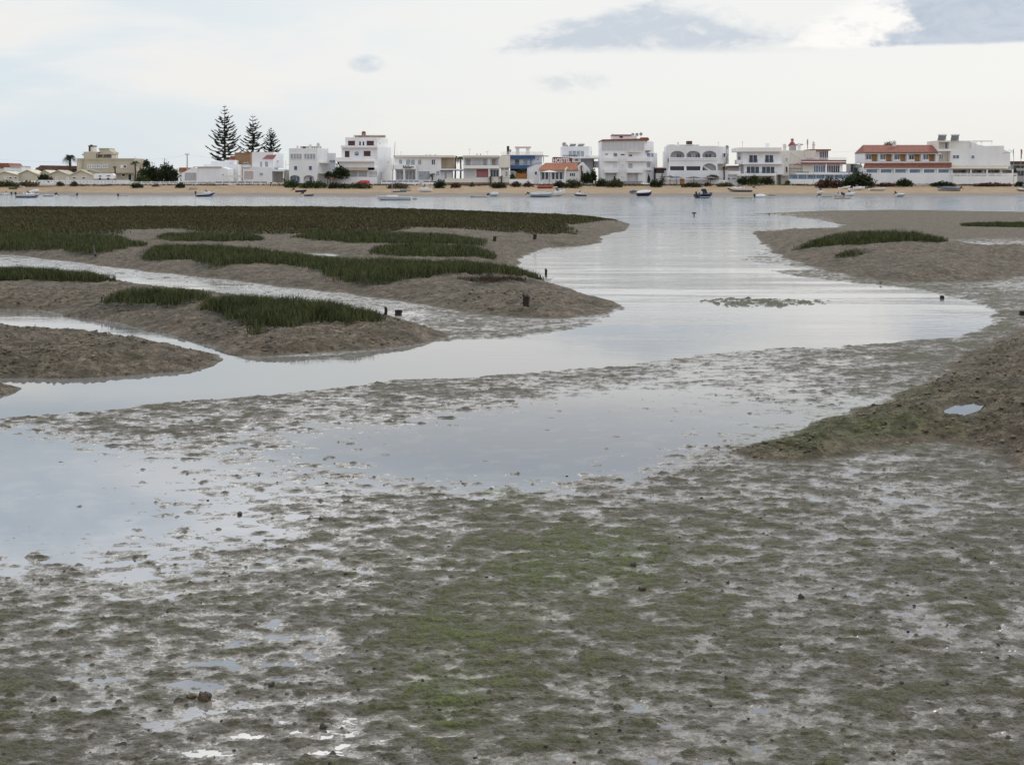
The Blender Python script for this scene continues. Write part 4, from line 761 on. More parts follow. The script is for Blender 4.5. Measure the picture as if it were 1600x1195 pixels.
h.chim(1201, 224, 231.2, .45, WH2, cap=False); h.ant(1162, 221, 231, 1, 2); h.done(WH)
# cream house with pagoda
h = House('house', 1275, 'cream house with red pagoda turret, sunroom and red striped balcony', Yf=351, base=289)
h.wall(1222, 235, 1277, 289, 1.5, 12); h.wall(1255, 256, 1316, 270, 1, 11, m=WARM); h.foot([(1221, .5), (1233, .5), (1240, 3), (1221, 3)], 236, 275)
h.chim(1229.5, 224, 235, .42, WARM, 3); h.wall(1240, 227, 1248, 235, 3, 6, m=GREY); h.part('pagoda_roof', REDP, lambda b: b.lathe((h.X(1243.5), h.Y + 4.5, h.Z(227)), [(1.15, -.1), (.9, .25), (.55, .7), (.35, 1.0)], 4)); h.part('turret_ball', PINK, lambda b: b.lathe((h.X(1243.5), h.Y + 4.5, h.Z(220.5)), [(.12, 0), (.38, .15), (.42, .45), (.3, .7), (.1, .8)], 10))
h.chim(1252.5, 222.5, 235, .38, WH2, 3); h.pb('awning', REDP, 1250, 224.8, 1259, 226, 3, 5); h.part('spire', mat('grey spire', (.4, .38, .36), .8, .2, 2), lambda b: b.lathe((h.X(1267), h.Y + 4, h.Z(233)), [(.08, 0), (.12, .9), (.2, 1.4), (.2, 2.1), (.08, 2.6)], 8)); h.chim(1276.5, 220, 234, .3, WARM, 4)
h.pb('pink_block', WARM, 1260, 235, 1274, 247, 1, 3)
h.wall(1277, 235, 1300, 250, 4, 10, m=WH2); h.pb('sunroom_roof', TILE, 1270, 233, 1303, 235.2, 3.2, 10.5); h.win(1280, 236, 1294, 249, d=4, g=GLASS, n=5)
h.pb('balcony', REDP, 1254, 250.2, 1321.5, 252, -.6, 8); h.pb('balcony_band', WH2, 1254, 252, 1321.5, 254, -.55, 8); h.pb('balcony_band', REDP, 1254, 254, 1321.5, 256, -.6, 8); h.rail(1254, 246.5, 1321.5, 250.2, -.5, WH2, 16, .04)
h.win(1271, 258.5, 1289.5, 269.7, d=1, g=GLASSB, n=5); h.win(1291.5, 258.5, 1312, 269.7, d=1, g=GLASS, n=6); h.pb('pillar', WH2, 1289.7, 256, 1291.2, 270, -.5, -.2); h.pb('pillar', WH2, 1312.5, 256, 1317, 270, .2, 1)
h.pb('terrace_slab', WH2, 1241, 270, 1329, 273, -2.2, 1); gl = h.pb('glass_screen', GLASSB, 1230, 273.2, 1329, 279.8, -1.9, -1.8); h.pb('planter', BLK, 1243, 268.8, 1262, 270, -1.6, -1.2); h.pb('table_row', BLUE, 1297, 268.7, 1328, 270, -1.6, -1.2)
for i in range(8): h.pb('screen_post', WH2, 1230 + i * 14, 273, 1230.6 + i * 14, 279.9, -2.0, -1.91)
h.wall(1230, 280, 1322, 289, -2.4, 1, m=WH2); h.win(1226, 246, 1232, 253, d=.5, g=GLASSL, n=3); h.part('umbrella', TILE, lambda b: b.lathe((h.X(1245), h.Y - 1, h.Z(258.5)), [(1.1, 0), (.6, .3), (.06, .55)], 8)); h.win(1227, 260, 1231, 270, d=.5, g=BRED); h.rail(1233, 257, 1252, 270, -1, BRED, 6, .06)
h.pp('diagonal_stair', WH, [(1238, 237), (1256, 249), (1256, 250), (1237, 238)], 1.38, 1.5); h.done(WARM)
h = House('beach_bar', 1335, 'dark open beach bar with pergola between the cream house and the hotel', 'bar', Yf=356, base=288)
h.wall(1331, 257, 1345, 288, 1, 6, [(1332, 260, 1337, 272), (1338, 260, 1344, 272)], rec=1.5); h.pb('pergola', BLUE, 1318, 256.3, 1336, 257.2, -2, 1); h.pb('post', METAL, 1330.5, 257.2, 1331, 275, -1.8, -1.7); h.pb('post', METAL, 1321, 257.2, 1321.5, 275, -1.8, -1.7)
h.pb('counter', PALE, 1334, 259, 1346, 262, -1, 1); h.pb('screen', BLUE, 1332, 263, 1340, 272, -.6, -.4); h.done(GREY)
# hotel
h = House('hotel', 1415, 'long two storey hotel with red-brown tiled roofs and ochre panelled balconies', 'hotel', Yf=349, base=289)
bay = 22.35; bx = [1351 + i * bay for i in range(6)]
h.wall(1351, 238, 1465, 255, 0, 10, [(a + 1.3, 241, a + bay - .9, 252.6) for a in bx[:5]], rec=1.5)
h.part('roof', TILE, lambda b: b.hexa([h.P(1350, 239, -.5), h.P(1466, 239, -.5), (h.X(1466), h.Y + 10, h.Z(239)), (h.X(1350), h.Y + 10, h.Z(239)), h.P(1350.2, 238, -.6), h.P(1466, 238, -.6), (h.X(1466), h.Y + 4.5, h.Z(226)), (h.X(1355.5), h.Y + 4.5, h.Z(226))]))
for i, a in enumerate(bx[:5]):
    h.win(a + 2, 242, a + 10.5, 249.8, d=1.3, g=GLASSB if i != 3 else GLASS, n=2); h.pb('panel', OCH, a + 11, 241.3, a + bay - 1.2, 252.3, 1.25, 1.4); h.pb('sill_panel', WH2, a + 1.4, 249.8, a + 11, 252.4, -.1, .3)
h.pp('lower_roof', TILE, [(1349, 262), (1351, 255.2), (1484.5, 254.4), (1484.5, 262)], -1.3, -.9); h.part('lower_roof', TILE, lambda b: b.hexa([h.P(1349, 262.4, -2), h.P(1484.6, 262.4, -2), h.P(1484.6, 262.4, 0), h.P(1349, 262.4, 0), h.P(1349, 261.6, -2.05), h.P(1484.6, 261.6, -2.05), h.P(1484.6, 254.9, .1), h.P(1351, 254.9, .1)]))
h.wall(1349.5, 262, 1485, 289, -1.8, 8, [(1351 + i * bay, 264.5, 1351 + i * bay + 20.2, 271) for i in range(6)], rec=.5)
for i in range(6): h.win(1351.2 + i * bay, 264.6, 1371 + i * bay, 270.9, d=-1.3, g=GLASSB, n=1)
h.wall(1465, 220, 1485, 262, 0, 9, [(1467, 222, 1484, 233), (1467, 237, 1484.5, 253)], rec=1.6, m=WARM); h.win(1476, 222.5, 1484, 233, d=1.6, name='door', g=GLASSB, n=2); h.win(1467, 241, 1474, 249, d=1.6, g=GLASSL, n=2); h.pb('awning', WH2, 1465, 239.5, 1469.5, 241, -.6, 0); h.pb('balcony', WH2, 1465, 233, 1486, 236.5, -.6, 0)
h.solar(1467.5, 209.5, 1484, 219.8, 1.5); h.solar(1488, 209.5, 1504, 219.8, 1.5); ch = h.chim(1402.5, 219, 229, .42, WARM, 3.2); h.win(1467, 229, 1470, 233, d=1.3, g=GREY); h.done(WH)
h = House('house', 1535, 'big blank walled white building with a cream ground floor awning at far right', Yf=349, base=289)
h.prism(h.w, [(1485, 260), (1485, 233), (1522, 233), (1524, 222), (1527, 226), (1540, 228.4), (1556, 228), (1569.5, 228), (1569.5, 234), (1579, 238), (1579, 260)], .3, 10)
h.wall(1485, 220.5, 1523, 233, 3, 9, m=WARM); h.pb('parapet', WH2, 1485, 219.5, 1523, 221, 2.8, 9.2)
for a in (1530, 1537, 1538.5, 1554): h.pb('pergola_post', WH2, a, 221, a + .6, 229, 2, 2.15)
h.pb('pergola_beam', METAL, 1523, 220, 1555, 221, 1.9, 2.3); h.win(1488, 242, 1499, 248.5, d=.3, g=GLASSB, n=2); h.win(1517, 242.5, 1523, 248.5, d=.3, g=GLASSB)
h.part('awning', mat('cream awning', (.60, .54, .44), .8, .08), lambda b: b.hexa([h.P(1486, 264.5, -2.3), h.P(1575, 264.5, -2.3), h.P(1575, 264.5, .3), h.P(1486, 264.5, .3), h.P(1486, 263.6, -2.4), h.P(1575, 263.6, -2.4), h.P(1575, 258.5, .3), h.P(1486, 258.5, .3)]))
h.wall(1485.5, 264, 1584, 289, .3, 8, [(1487, 265, 1511, 271.5), (1514, 265, 1536, 271.5), (1539, 265, 1563, 271.5), (1567, 265, 1582, 271.5)], rec=2.2, m=WARM)
for a in (1488, 1500, 1515, 1525, 1540, 1552): h.win(a, 265.5, a + 9, 271, d=2, g=GLASSB)
h.wall(1485, 275.2, 1584, 289, -2.4, .3, m=WH2); h.rail(1485, 271.5, 1584, 275.2, -2.2, WH2, 9, .09); h.pb('pillar', WH2, 1512, 264.5, 1514, 275.2, -2.1, -1.8); h.pb('pillar', WH2, 1537, 264.5, 1539, 275.2, -2.1, -1.8)
h.part('wall_lamp', METAL, lambda b: b.tube([h.P(1567, 240, 0), h.P(1572, 238.6, -.8), h.P(1580, 238.4, -.8), h.P(1581, 236, -.8), h.P(1576, 234.5, -.8)], .06, 5)); h.done(WH)
h = House('house', 1592, 'low dark brown roofed building at the right edge of the photo', Yf=362, base=288)
h.wall(1579, 256, 1640, 288, 0, 8, [(1583, 259, 1600, 263), (1583, 267, 1600, 275)], rec=2); h.pb('roof', BRED, 1578, 252.2, 1642, 256.2, -.5, 8.5); h.done(GREY)
# ---------------- boundary walls and fences
def fence(name, x0, x1, yt, yb, m, label, posts=0, d=0., Yf=347.5, gaps=None, cap=None, cat='wall'):
    h = House(name, (x0 + x1) / 2, label, cat, Yf, yb); h.box(h.w, x0, yt + (2.4 if gaps else 0), x1, yb, d, d + .25); h.w.obj('wall', m, h.root)
    if posts:
        n = max(1, round((x1 - x0) / posts))
        for i in range(n + 1): q = x0 + (x1 - x0) * i / n; h.pb('post', m, q - .5, yt - .6, q + .5, yb, d - .06, d + .31)
    if gaps:
        h.pb('coping', m, x0, yt, x1, yt + .7, d, d + .25); h.pb('infill', gaps, x0, yt + .7, x1, yt + 2.4, d + .1, d + .15)
    return h
h = fence('pierced_wall', 60, 202, 281.5, 289, WH, 'long pierced white wall in front of the cream chalets and villa')
pm = MB()
for i in range(22): h.box(pm, 63 + i * 5.6, 283.8, 64 + i * 5.6, 284.9, -.02, .0)
pm.obj('openings', DARK, h.root)
fence('fence', 207, 322, 284, 289.4, WH2, 'white railing wall with square posts below the dark green trees', 15, gaps=GREY, Yf=347)
fence('fence', 324, 418, 283.5, 289.6, WH2, 'white railing wall with dark gaps below the pink roofed house', 12.5, gaps=BRED, Yf=347)
fence('fence', 596, 655, 282, 289.3, WH2, 'white wall with blue railings left of the gap under the lettered house', 9, gaps=BLUE, Yf=347)
fence('fence', 661, 681, 282.3, 289.3, WH2, 'short white wall with two dark gaps right of the lettered house gate', 10, gaps=NAVY, Yf=347)
h = fence('terrace_wall', 696, 796, 279, 285.2, WARM, 'low terrace wall below the house with the red shutter', 0, Yf=347); h.pb('stone_base', STONE, 696, 285.2, 796, 291, 0, .3)
fence('garden_wall', 796, 834, 280, 288.5, WH2, 'plain white garden wall in front of the orange screen', cap=BLUE, Yf=347)
fence('garden_wall', 1024, 1062, 281, 290, WH2, 'white garden wall left of the ochre gate under the arched house', Yf=347)
h = House('gate', 1066, 'ochre wooden gate in the white wall under the arched house', 'gate', 347, 290); h.pb('gate_leaf', ORNG, 1062.3, 279.5, 1069.5, 288, 0, .12); h.pb('gate_rail', WOOD, 1062.3, 281, 1069.5, 281.6, -.04, -.005)
fence('garden_wall', 1070, 1136, 281.5, 290, WH2, 'white garden wall right of the ochre gate under the arched house', Yf=347)
fence('garden_fence', 940, 1003, 283.2, 288.5, METAL, 'thin grey garden fence at the foot of the four storey block', 6, gaps=METAL, Yf=346.5, cat='fence')
# ================================================================== TREES, SHRUBS
def pw(x, z, Y): return ((x - 800) / FPX * Y, Y, H - (z - HOR) / FPX * Y)
def leaf_cloud(blobs, n, size, rs_, flat=.0):
    """n leaf clumps spread through a set of ellipsoids (cx,cy,cz,rx,ry,rz)"""
    B = np.array(blobs, float); vol = B[:, 3] * B[:, 4] * B[:, 5]; idx = rs_.choice(len(B), n, p=vol / vol.sum()); q = rs_.randn(n, 3); q /= np.linalg.norm(q, axis=1)[:, None]
    r_ = rs_.rand(n) ** .45; r_ = r_ * (1 + .12 * rs_.randn(n)); c = B[idx, :3] + q * r_[:, None] * B[idx, 3:]
    u = rs_.randn(n, 3); u /= np.linalg.norm(u, axis=1)[:, None]; w_ = np.cross(u, rs_.randn(n, 3)); w_ /= np.linalg.norm(w_, axis=1)[:, None]
    s_ = size * (.6 + .8 * rs_.rand(n))[:, None]; a, b = u * s_, w_ * s_ * .55
    v = np.stack([c - a, c + b, c + a, c - b], 1).reshape(-1, 3); return v, (np.arange(n)[:, None] * 4 + np.arange(4)[None])
F_DK = leafmat('dark foliage', (.016, .026, .010), (.045, .062, .022), .6); F_GR = leafmat('green foliage', (.035, .055, .018), (.075, .10, .03), .8)
F_OL = leafmat('olive foliage', (.05, .055, .025), (.10, .105, .05), .8); F_RD = leafmat('reddish scrub', (.06, .035, .022), (.11, .065, .04), .8); F_BR = leafmat('dry brown scrub', (.09, .07, .05), (.16, .13, .09), .8)
F_PN = leafmat('pine foliage', (.022, .03, .018), (.055, .065, .035), .5); BARK = mat('bark', (.10, .075, .055), .95, .35, 3, bump=.5)
def beachY(px, py):
    """distance of the beach or water surface seen at a photo row"""
    Y = H * FPX / (py - HOR)
    X = (px - 800) / FPX * Y
    if Y <= float(shoreY(np.array(X))) + .5: return Y, 0.
    lo, hi = float(shoreY(np.array(X))), YT
    for _ in range(30):
        m_ = (lo + hi) / 2; z = float(beachz(np.array((px - 800) / FPX * m_), np.array(m_)))
        if HOR + (H - z) * FPX / m_ > py: lo = m_
        else: hi = m_
    return lo, z
def shrub(x0, x1, yt, yb, m, label, Y=346., name='shrub', group=None, dens=1., trunk=True, lobes=None, seed=0):
    if Y < 345.9:
        Y = beachY((x0 + x1) / 2, yb)[0] + .3
    k = Y / FPX; z0 = H - (yb - HOR) * k; r2 = np.random.RandomState(int(x0 * 7 + yt * 3 + seed) % 9999); cx = (x0 + x1) / 2
    root = empty(name, ((cx - 800) * k, Y, z0), label, 'shrub' if name == 'shrub' else ('tree' if 'tree' in name else name), group); w_ = (x1 - x0) * k; hh_ = (yb - yt) * k; bl = []
    nb = lobes or max(4, int(w_ / max(hh_, .6) * 4) + 3)
    for i in range(nb):
        t = (i + .5) / nb; rx = w_ * (.16 + .1 * r2.rand()) if nb < 12 else w_ * (.08 + .08 * r2.rand()); top = hh_ * (.62 + .38 * math.sin(math.pi * min(1, max(0, t)))) * (.8 + .25 * r2.rand())
        ax = (x0 - 800) * k + rx * .7 + t * (w_ - 1.4 * rx); rz = top * .42
        bl.append((ax, Y + r2.randn() * w_ * .08, z0 + top - rz, rx, max(.5, w_ * .16), rz)); bl.append((ax, Y + r2.randn() * .2, z0 + rz * .7, rx, max(.4, w_ * .14), rz * .9))
    area = w_ * hh_; n = int(min(5200, max(160, area * 95)) * dens); v, f = leaf_cloud(bl, n, .17 + .012 * math.sqrt(area), r2)
    v[:, 2] = np.maximum(v[:, 2], z0 - .1)
    me = npmesh('crown', v, f); link('crown', me, m, root)
    mb = MB()
    for i in range(3 if w_ < 4 else 5):
        a = (i - 1.5) * w_ * .12; mb.tube([(root.location.x + a * .3, Y, z0 - .2), (root.location.x + a * .7, Y, z0 + hh_ * .3), (root.location.x + a * 1.4, Y + .2, z0 + hh_ * .65)], [.05 + .01 * hh_, .04 + .006 * hh_, .02], 5)
    mb.obj('stem' if hh_ < 2.5 else 'trunk', BARK, root); return root
def norfolk(x, ytop, ybase, halfw, label, Y, seed, yfoot=287, gap=1.):
    k = Y / FPX; z0 = H - (yfoot - HOR) * k; zt = H - (ytop - HOR) * k; X0 = (x - 800) * k; r2 = random.Random(seed); HT = zt - z0
    root = empty('norfolk_pine', (X0, Y, z0), label, 'tree', 'norfolk pines behind the white houses')
    mb = MB(); mb.tube([(X0, Y, z0), (X0 + .05, Y, z0 + HT * .5), (X0, Y, z0 + HT * .9), (X0, Y, zt)], [.38 * HT / 19, .24 * HT / 19, .07, .02], 8); mb.obj('trunk', BARK, root)
    zl = H - (ybase - HOR) * k; wm = halfw * k; v = []; f = []; br = MB(); z = zl
    while z < zt - .25:
        t = (z - zl) / (zt - zl); L0 = wm * (1 - t) ** .78 * (1.0 if t > .1 else .85 + t) + .12; nbr = 6 if t < .7 else 5; off = r2.random() * 6.28
        for i in range(nbr):
            a = off + i * 6.2832 / nbr + r2.uniform(-.25, .25); L = L0 * r2.uniform(.55, 1.2) * (.45 if r2.random() < .14 else 1); dx, dy = math.cos(a), math.sin(a); rise = .16 + .28 * t; zz0 = z + r2.uniform(-.12, .12)
            def pt(s_): return (X0 + dx * L * s_, Y + dy * L * s_, zz0 + L * (rise * s_ - .34 * s_ * (1 - s_) * 1.2 + .20 * s_ ** 3) * .8)
            br.tube([pt(0), pt(.35), pt(.7), pt(1)], [.05, .035, .02, .01], 4)
            m_ = max(3, int(L / .20))
            for j in range(m_):                          # rope-like twigs lying along both sides of each branch
                s_ = .16 + .84 * (j + .5) / m_; p = pt(s_); tl = (.95 * (1 - .45 * s_)) * min(1, L / 2.6) * r2.uniform(.7, 1.1) + .08
                for sd in (-1, 1):
                    if r2.random() < .08: continue
                    qx, qy = dx * .75 - dy * sd * .66, dy * .75 + dx * sd * .66; e_ = (p[0] + qx * tl, p[1] + qy * tl, p[2] + .10 * tl + r2.uniform(-.05, .22) * tl); wd = .055 + .02 * tl; o_ = len(v)
                    v += [(p[0], p[1], p[2] - wd), (p[0], p[1], p[2] + wd), (e_[0], e_[1], e_[2] + wd * 1.3), (e_[0], e_[1], e_[2] - wd * .6)]; f.append((o_, o_ + 1, o_ + 2, o_ + 3))
                    hx, hy = -qy * wd, qx * wd; o_ = len(v); v += [(p[0] - hx, p[1] - hy, p[2]), (p[0] + hx, p[1] + hy, p[2]), (e_[0] + hx, e_[1] + hy, e_[2]), (e_[0] - hx, e_[1] - hy, e_[2])]; f.append((o_, o_ + 1, o_ + 2, o_ + 3))
        z += (.72 * (1 - .25 * t) if t < .72 else .95) * gap * r2.uniform(.85, 1.12) * HT / 19
    br.obj('branches', BARK, root); me = npmesh('crown', np.array(v), np.array(f)); link('crown', me, F_PN, root)
norfolk(351, 164, 251, 27, 'tallest Norfolk Island pine with a dense dark crown rising behind the low white house', 372, 3)
norfolk(395, 178, 243, 21, 'middle Norfolk Island pine of the three, behind the pink roofed house', 378, 9, gap=1.08)
norfolk(423.5, 199, 240, 15, 'smallest Norfolk Island pine, furthest right of the three', 384, 14, gap=.9)
def palm(x, ytop, yfoot, rad, label, Y, seed, nf=26, m=None, group='palm trees', droop=.55, tw=.2):
    k = Y / FPX; X0 = (x - 800) * k; z0 = H - (yfoot - HOR) * k; zc = H - (ytop - HOR) * k - rad * k * .35; r2 = random.Random(seed); L = rad * k
    root = empty('palm_tree', (X0, Y, z0), label, 'palm tree', group); mb = MB(); mb.tube([(X0, Y, z0 - .1), (X0 + .1, Y, (z0 + zc) / 2), (X0, Y, zc)], [tw * 1.2, tw, tw * .9], 8); mb.obj('trunk', BARK, root); v = []; f = []
    for i in range(nf):
        a = i * 2.399; up = r2.uniform(-.35, 1.1); l_ = L * r2.uniform(.8, 1.1); dx, dy = math.cos(a) * math.cos(up), math.sin(a) * math.cos(up)
        def pt(s_): return Vector((X0 + dx * l_ * s_, Y + dy * l_ * s_, zc + l_ * (math.sin(up) * s_ - droop * s_ * s_)))
        for j in range(9):
            s_ = .12 + .88 * j / 9; p = pt(s_); t = (pt(s_ + .08) - p).normalized(); side = t.cross(Vector((0, 0, 1)))
            if side.length < .1: side = Vector((1, 0, 0))
            side.normalize(); wl = l_ * .30 * math.sin(math.pi * min(.97, s_ * .8 + .15))
            for sd in (-1, 1):
                e_ = p + side * sd * wl + t * wl * .7 - Vector((0, 0, wl * .35)); b_ = t * l_ * .035; o_ = len(v); v += [tuple(p - b_), tuple(p + b_), tuple(e_)] + [tuple(e_ + b_ * .1)]; f.append((o_, o_ + 1, o_ + 3, o_ + 2))
    me = npmesh('crown', np.array(v), np.array(f)); link('crown', me, m or F_DK, root)
palm(109, 240.5, 284, 14, 'big dark palm standing just left of the cream villa', 372, 1, 40, droop=.8, tw=.35)
palm(179.5, 259.5, 284, 5, 'small palm in front of the cream villa wall', 354, 2, 18)
palm(211, 251.5, 284, 10, 'palm at the right corner of the cream villa', 355, 3, 26)
palm(675, 271, 285, 8, 'short spreading palm in front of the blue shuttered ground floor window', 348.5, 4, 24)
palm(711, 242, 284, 9, 'left of the two tall thin palms between the lettered house and its neighbour', 357, 5, 34, F_OL, droop=1.)
palm(719.5, 243, 284, 9, 'right of the two tall thin palms between the lettered house and its neighbour', 357, 6, 34, F_OL, droop=1.)
palm(766, 275, 288, 5.5, 'stubby palm on the terrace below the faded red shutter', 346.6, 7, 18); palm(783, 274, 289, 6, 'stubby palm at the right end of the stone based terrace', 346.4, 8, 20)
palm(1131, 259, 287, 5.5, 'dark thin trunked palm before the right corner of the arched house', 348.2, 9, 22, droop=1.1); palm(444, 279, 288, 5.5, 'little palm beside the carport left of the two arched house', 348.6, 10, 16, F_GR)
palm(908, 258, 284, 4, 'small palm against the white gable of the hostel', 347.9, 12, 14, F_GR)
T = 'tree'
shrub(214, 256, 253, 285, F_DK, 'broad dark green pine, left half of the big clump right of the villa', 356, 'tree', 'dense trees right of the cream villa', lobes=9); shrub(243, 282, 251.5, 285, F_DK, 'broad dark green pine, right half of the big clump beside the low white house', 353, 'tree', 'dense trees right of the cream villa', lobes=9)
shrub(223, 235, 246, 262, F_DK, 'tree with a small rounded top sticking up behind the dark pines', 365, 'tree', lobes=5); shrub(210, 236, 272, 288, F_GR, 'trimmed green hedge at the foot of the dark pines', 349, 'hedge', lobes=10)
shrub(58, 78, 270, 282.5, F_DK, 'round dark green bush in front of the cream chalets', 351, dens=1.3, lobes=5); shrub(76, 83, 276, 283, F_RD, 'brown little bush right of the round dark green one', 350.6)
shrub(517, 547, 255.5, 279, F_DK, 'dark spreading tree in front of the tallest stepped house', 347.6, 'tree', lobes=8); shrub(506, 521, 266, 279, F_DK, 'smaller dark tree at the left foot of the spreading tree', 347.2, 'tree', lobes=5)
shrub(796, 806, 269, 283, F_GR, 'green bush behind the garden wall beside the orange screen', 348.8, lobes=5); shrub(806, 823, 264, 271, F_DK, 'dark shrub showing above the orange screen', 350.8, lobes=6)
shrub(908, 926, 267, 286, F_DK, 'large clipped dark green bush in front of the hostel gable', 346, dens=1.3, lobes=6); shrub(920.5, 932.5, 261, 286, F_DK, 'tall dark green bush behind the clipped one right of the hostel', 347, lobes=6)
shrub(1377, 1400, 218.5, 240, F_OL, 'tree top showing above the red-brown hotel roof beside its chimney', 368, 'tree', lobes=7); shrub(1574, 1590, 259, 275, F_DK, 'dark tree behind the right end of the blank walled white building', 353, 'tree', lobes=5)
shrub(1030, 1040, 268, 288, F_BR, 'thin dry bush against the white garden wall left of the ochre gate', 346.6, dens=.25) ; shrub(1102, 1124, 272, 280, F_GR, 'green bush on the terrace of the arched house above the white wall', 348.2, lobes=6)
shrub(1011, 1016, 272, 287, F_DK, 'narrow climbing plant on the side of the four storey block', 346.4, lobes=4)
SB = [(-10, 30, 283, 292, F_OL, 'dry olive scrub at the left edge behind the beach'), (24, 61, 283.5, 292, F_BR, 'grey brown scrub on the beach below the second chalet'), (87, 101, 284, 291, F_RD, 'small reddish scrub mound below the long pierced wall'),
 (108, 123, 284, 291.5, F_RD, 'reddish scrub mound right of the smaller one under the pierced wall'), (203, 226, 286.5, 294, F_DK, 'dark low scrub on the sand at the right end of the pierced wall'), (237, 250, 287.5, 292, F_BR, 'thin low scrub under the white railing wall'),
 (273, 290, 286, 294, F_DK, 'dark green mound of scrub in front of the white railing wall'), (443, 470, 282, 293.5, F_GR, 'green creeping bush under the left arch of the two arched house'), (466, 512, 283, 294.5, F_GR, 'wide green creeping bush in front of the two arched house'),
 (510, 545, 286, 295, F_DK, 'dark low scrub below the wooden stairs'), (540, 582, 285.5, 295, F_OL, 'olive scrub mat under the upturned red boat'), (603, 640, 286.5, 295, F_BR, 'dry brown scrub below the blue railing wall'),
 (676, 697, 281.5, 294.5, F_DK, 'dark bush at the left end of the terrace wall on the beach'), (702, 721, 286, 294, F_RD, 'reddish dark scrub under the terrace wall'), (733, 742, 286, 292, F_OL, 'tiny scrub tuft against the stone base of the terrace'),
 (766, 792, 285, 294.5, F_DK, 'dark scrub right of centre below the two stubby palms'), (797, 815, 284.5, 292.5, F_RD, 'left of the two reddish bushes below the plain white garden wall'), (816, 834, 284.5, 292.5, F_RD, 'right of the two reddish bushes below the plain white garden wall'),
 (863, 886, 283, 294, F_DK, 'dark scrub in front of the hostel terrace'), (880, 911, 280.5, 294, F_OL, 'olive mound of scrub before the hostel, left of the clipped bush'), (928, 954, 280, 292, F_DK, 'dark green mound of scrub at the left foot of the four storey block'),
 (946, 976, 281, 293, F_OL, 'dark olive mound of scrub in the middle of the four storey block front'), (1014, 1037, 281, 293, F_DK, 'dark feathery bush at the right foot of the four storey block'), (1063, 1098, 285.5, 293, F_DK, 'low dark scrub below the ochre gate'),
 (1098, 1112, 285.5, 291.5, F_RD, 'reddish scrub patch under the white garden wall of the arched house'), (1119, 1147, 285, 292, F_OL, 'olive scrub at the right end of the arched house wall'), (1150, 1172, 277, 288, F_DK, 'left clump of the green hedge under the modern white house'),
 (1168, 1190, 275.5, 288, F_GR, 'middle clump of the green hedge under the modern white house'), (1187, 1211, 277, 288, F_DK, 'right clump of the green hedge under the modern white house'), (1226, 1236, 282, 288, F_GR, 'small green plant left of the glass screened terrace'),
 (1272, 1318, 279, 294, F_RD, 'large brown-red bush in front of the glass screened terrace'), (1312, 1369, 271, 294, F_DK, 'largest dark green bush, between the cream house and the hotel'), (1368, 1402, 285.5, 292, F_RD, 'low reddish scrub under the hotel wall'),
 (1398, 1428, 279.5, 292, F_DK, 'dark green bush in the middle of the hotel wall'), (1452, 1494, 284, 292, F_DK, 'dark scrub behind the boat with the navy cover'), (1515, 1583, 286, 291.5, F_RD, 'reddish creeping scrub at the foot of the far right white wall'), (1583, 1610, 284, 292, F_DK, 'dark scrub at the right edge behind the beached boat')]
for x0, x1, yt, yb, m, lb in SB: shrub(x0, x1, yt - (yb - yt) * .22, yb, m, lb, 344.6 + (x0 % 5) * .2, group='scrub bushes along the top of the beach')
# agave / thatched parasols before the arched house
def parasol(x, yt, yb, r_, m, label, Y=346.5, name='parasol'):
    k = Y / FPX; X0 = (x - 800) * k; z0 = H - (yb - HOR) * k; zt = H - (yt - HOR) * k; rt = empty(name, (X0, Y, z0), label, 'parasol'); a = MB(); a.tube([(X0, Y, z0 - .1), (X0, Y, zt - .1)], .05, 6); a.obj('pole', WOOD, rt)
    b = MB(); b.lathe((X0, Y, zt), [(r_ * k, -.42), (r_ * k * .98, -.36), (r_ * k * .5, -.12), (.06, .02), (.03, .12)], 10); b.obj('canopy', m, rt); return rt
THT = mat('weathered thatch', (.16, .14, .13), .95, .3, 5, bump=.5)
parasol(1047, 274.5, 288, 7, THT, 'small brown thatched parasol left of the blue grey one', 346.3); parasol(1057, 275.5, 288, 10, mat('blue grey canvas', (.17, .19, .24), .85, .2), 'wide blue grey parasol left of the ochre gate', 346.6)
parasol(1084, 276, 289, 13, THT, 'wide low thatched parasol right of the ochre gate', 346.4); parasol(1110, 276.3, 289, 14, THT, 'widest low thatched parasol beside the thin trunked palm', 346.2); parasol(858.5, 266.5, 286, 12, WTARP, 'white parasol on the hostel terrace', 346.5)
# ================================================================== POLES, STAIRS, FLAGS
def pole(name, x, yt, yb, label, Y, arms=(), r_=.12, cat='utility pole', m=None):
    k = Y / FPX; X0 = (x - 800) * k; rt = empty(name, (X0, Y, H - (yb - HOR) * k), label, cat); a = MB(); a.tube([(X0, Y, H - (yb - HOR) * k), (X0, Y, H - (yt - HOR) * k)], [r_, r_ * .7], 8); a.obj('shaft', m or GREY, rt)
    for y_, w_ in arms:
        b = MB(); z = H - (y_ - HOR) * k; b.tube([(X0 - w_ * k, Y - .12, z), (X0 + w_ * k, Y - .12, z)], .06, 4)
        for q in (-1, 0, 1): b.tube([(X0 + q * w_ * k * .9, Y - .12, z), (X0 + q * w_ * k * .9, Y - .12, z + .35)], .06, 5)
        b.obj('crossarm', METAL, rt)
    return rt
pole('utility_pole', 292.5, 241, 286, 'grey utility pole with a crossarm behind the low white house', 362, ((241.5, 3.2),), .2); pole('utility_pole', 257, 247.5, 286, 'short thin pole poking above the dark pines', 368, (), .14)
pole('utility_pole', 1345, 234, 288, 'pole with two short crossarms at the left end of the hotel', 358, ((236, 1.5), (240.5, 2.2)), .18); pole('street_lamp', 1271, 268, 291, 'thin pale post on the beach in front of the glass screen', 345.5, (), .04, 'post')
wr = empty('power_line', pw(400, 245, 362), 'sagging power line strung from the utility pole', 'cable'); mb = MB()
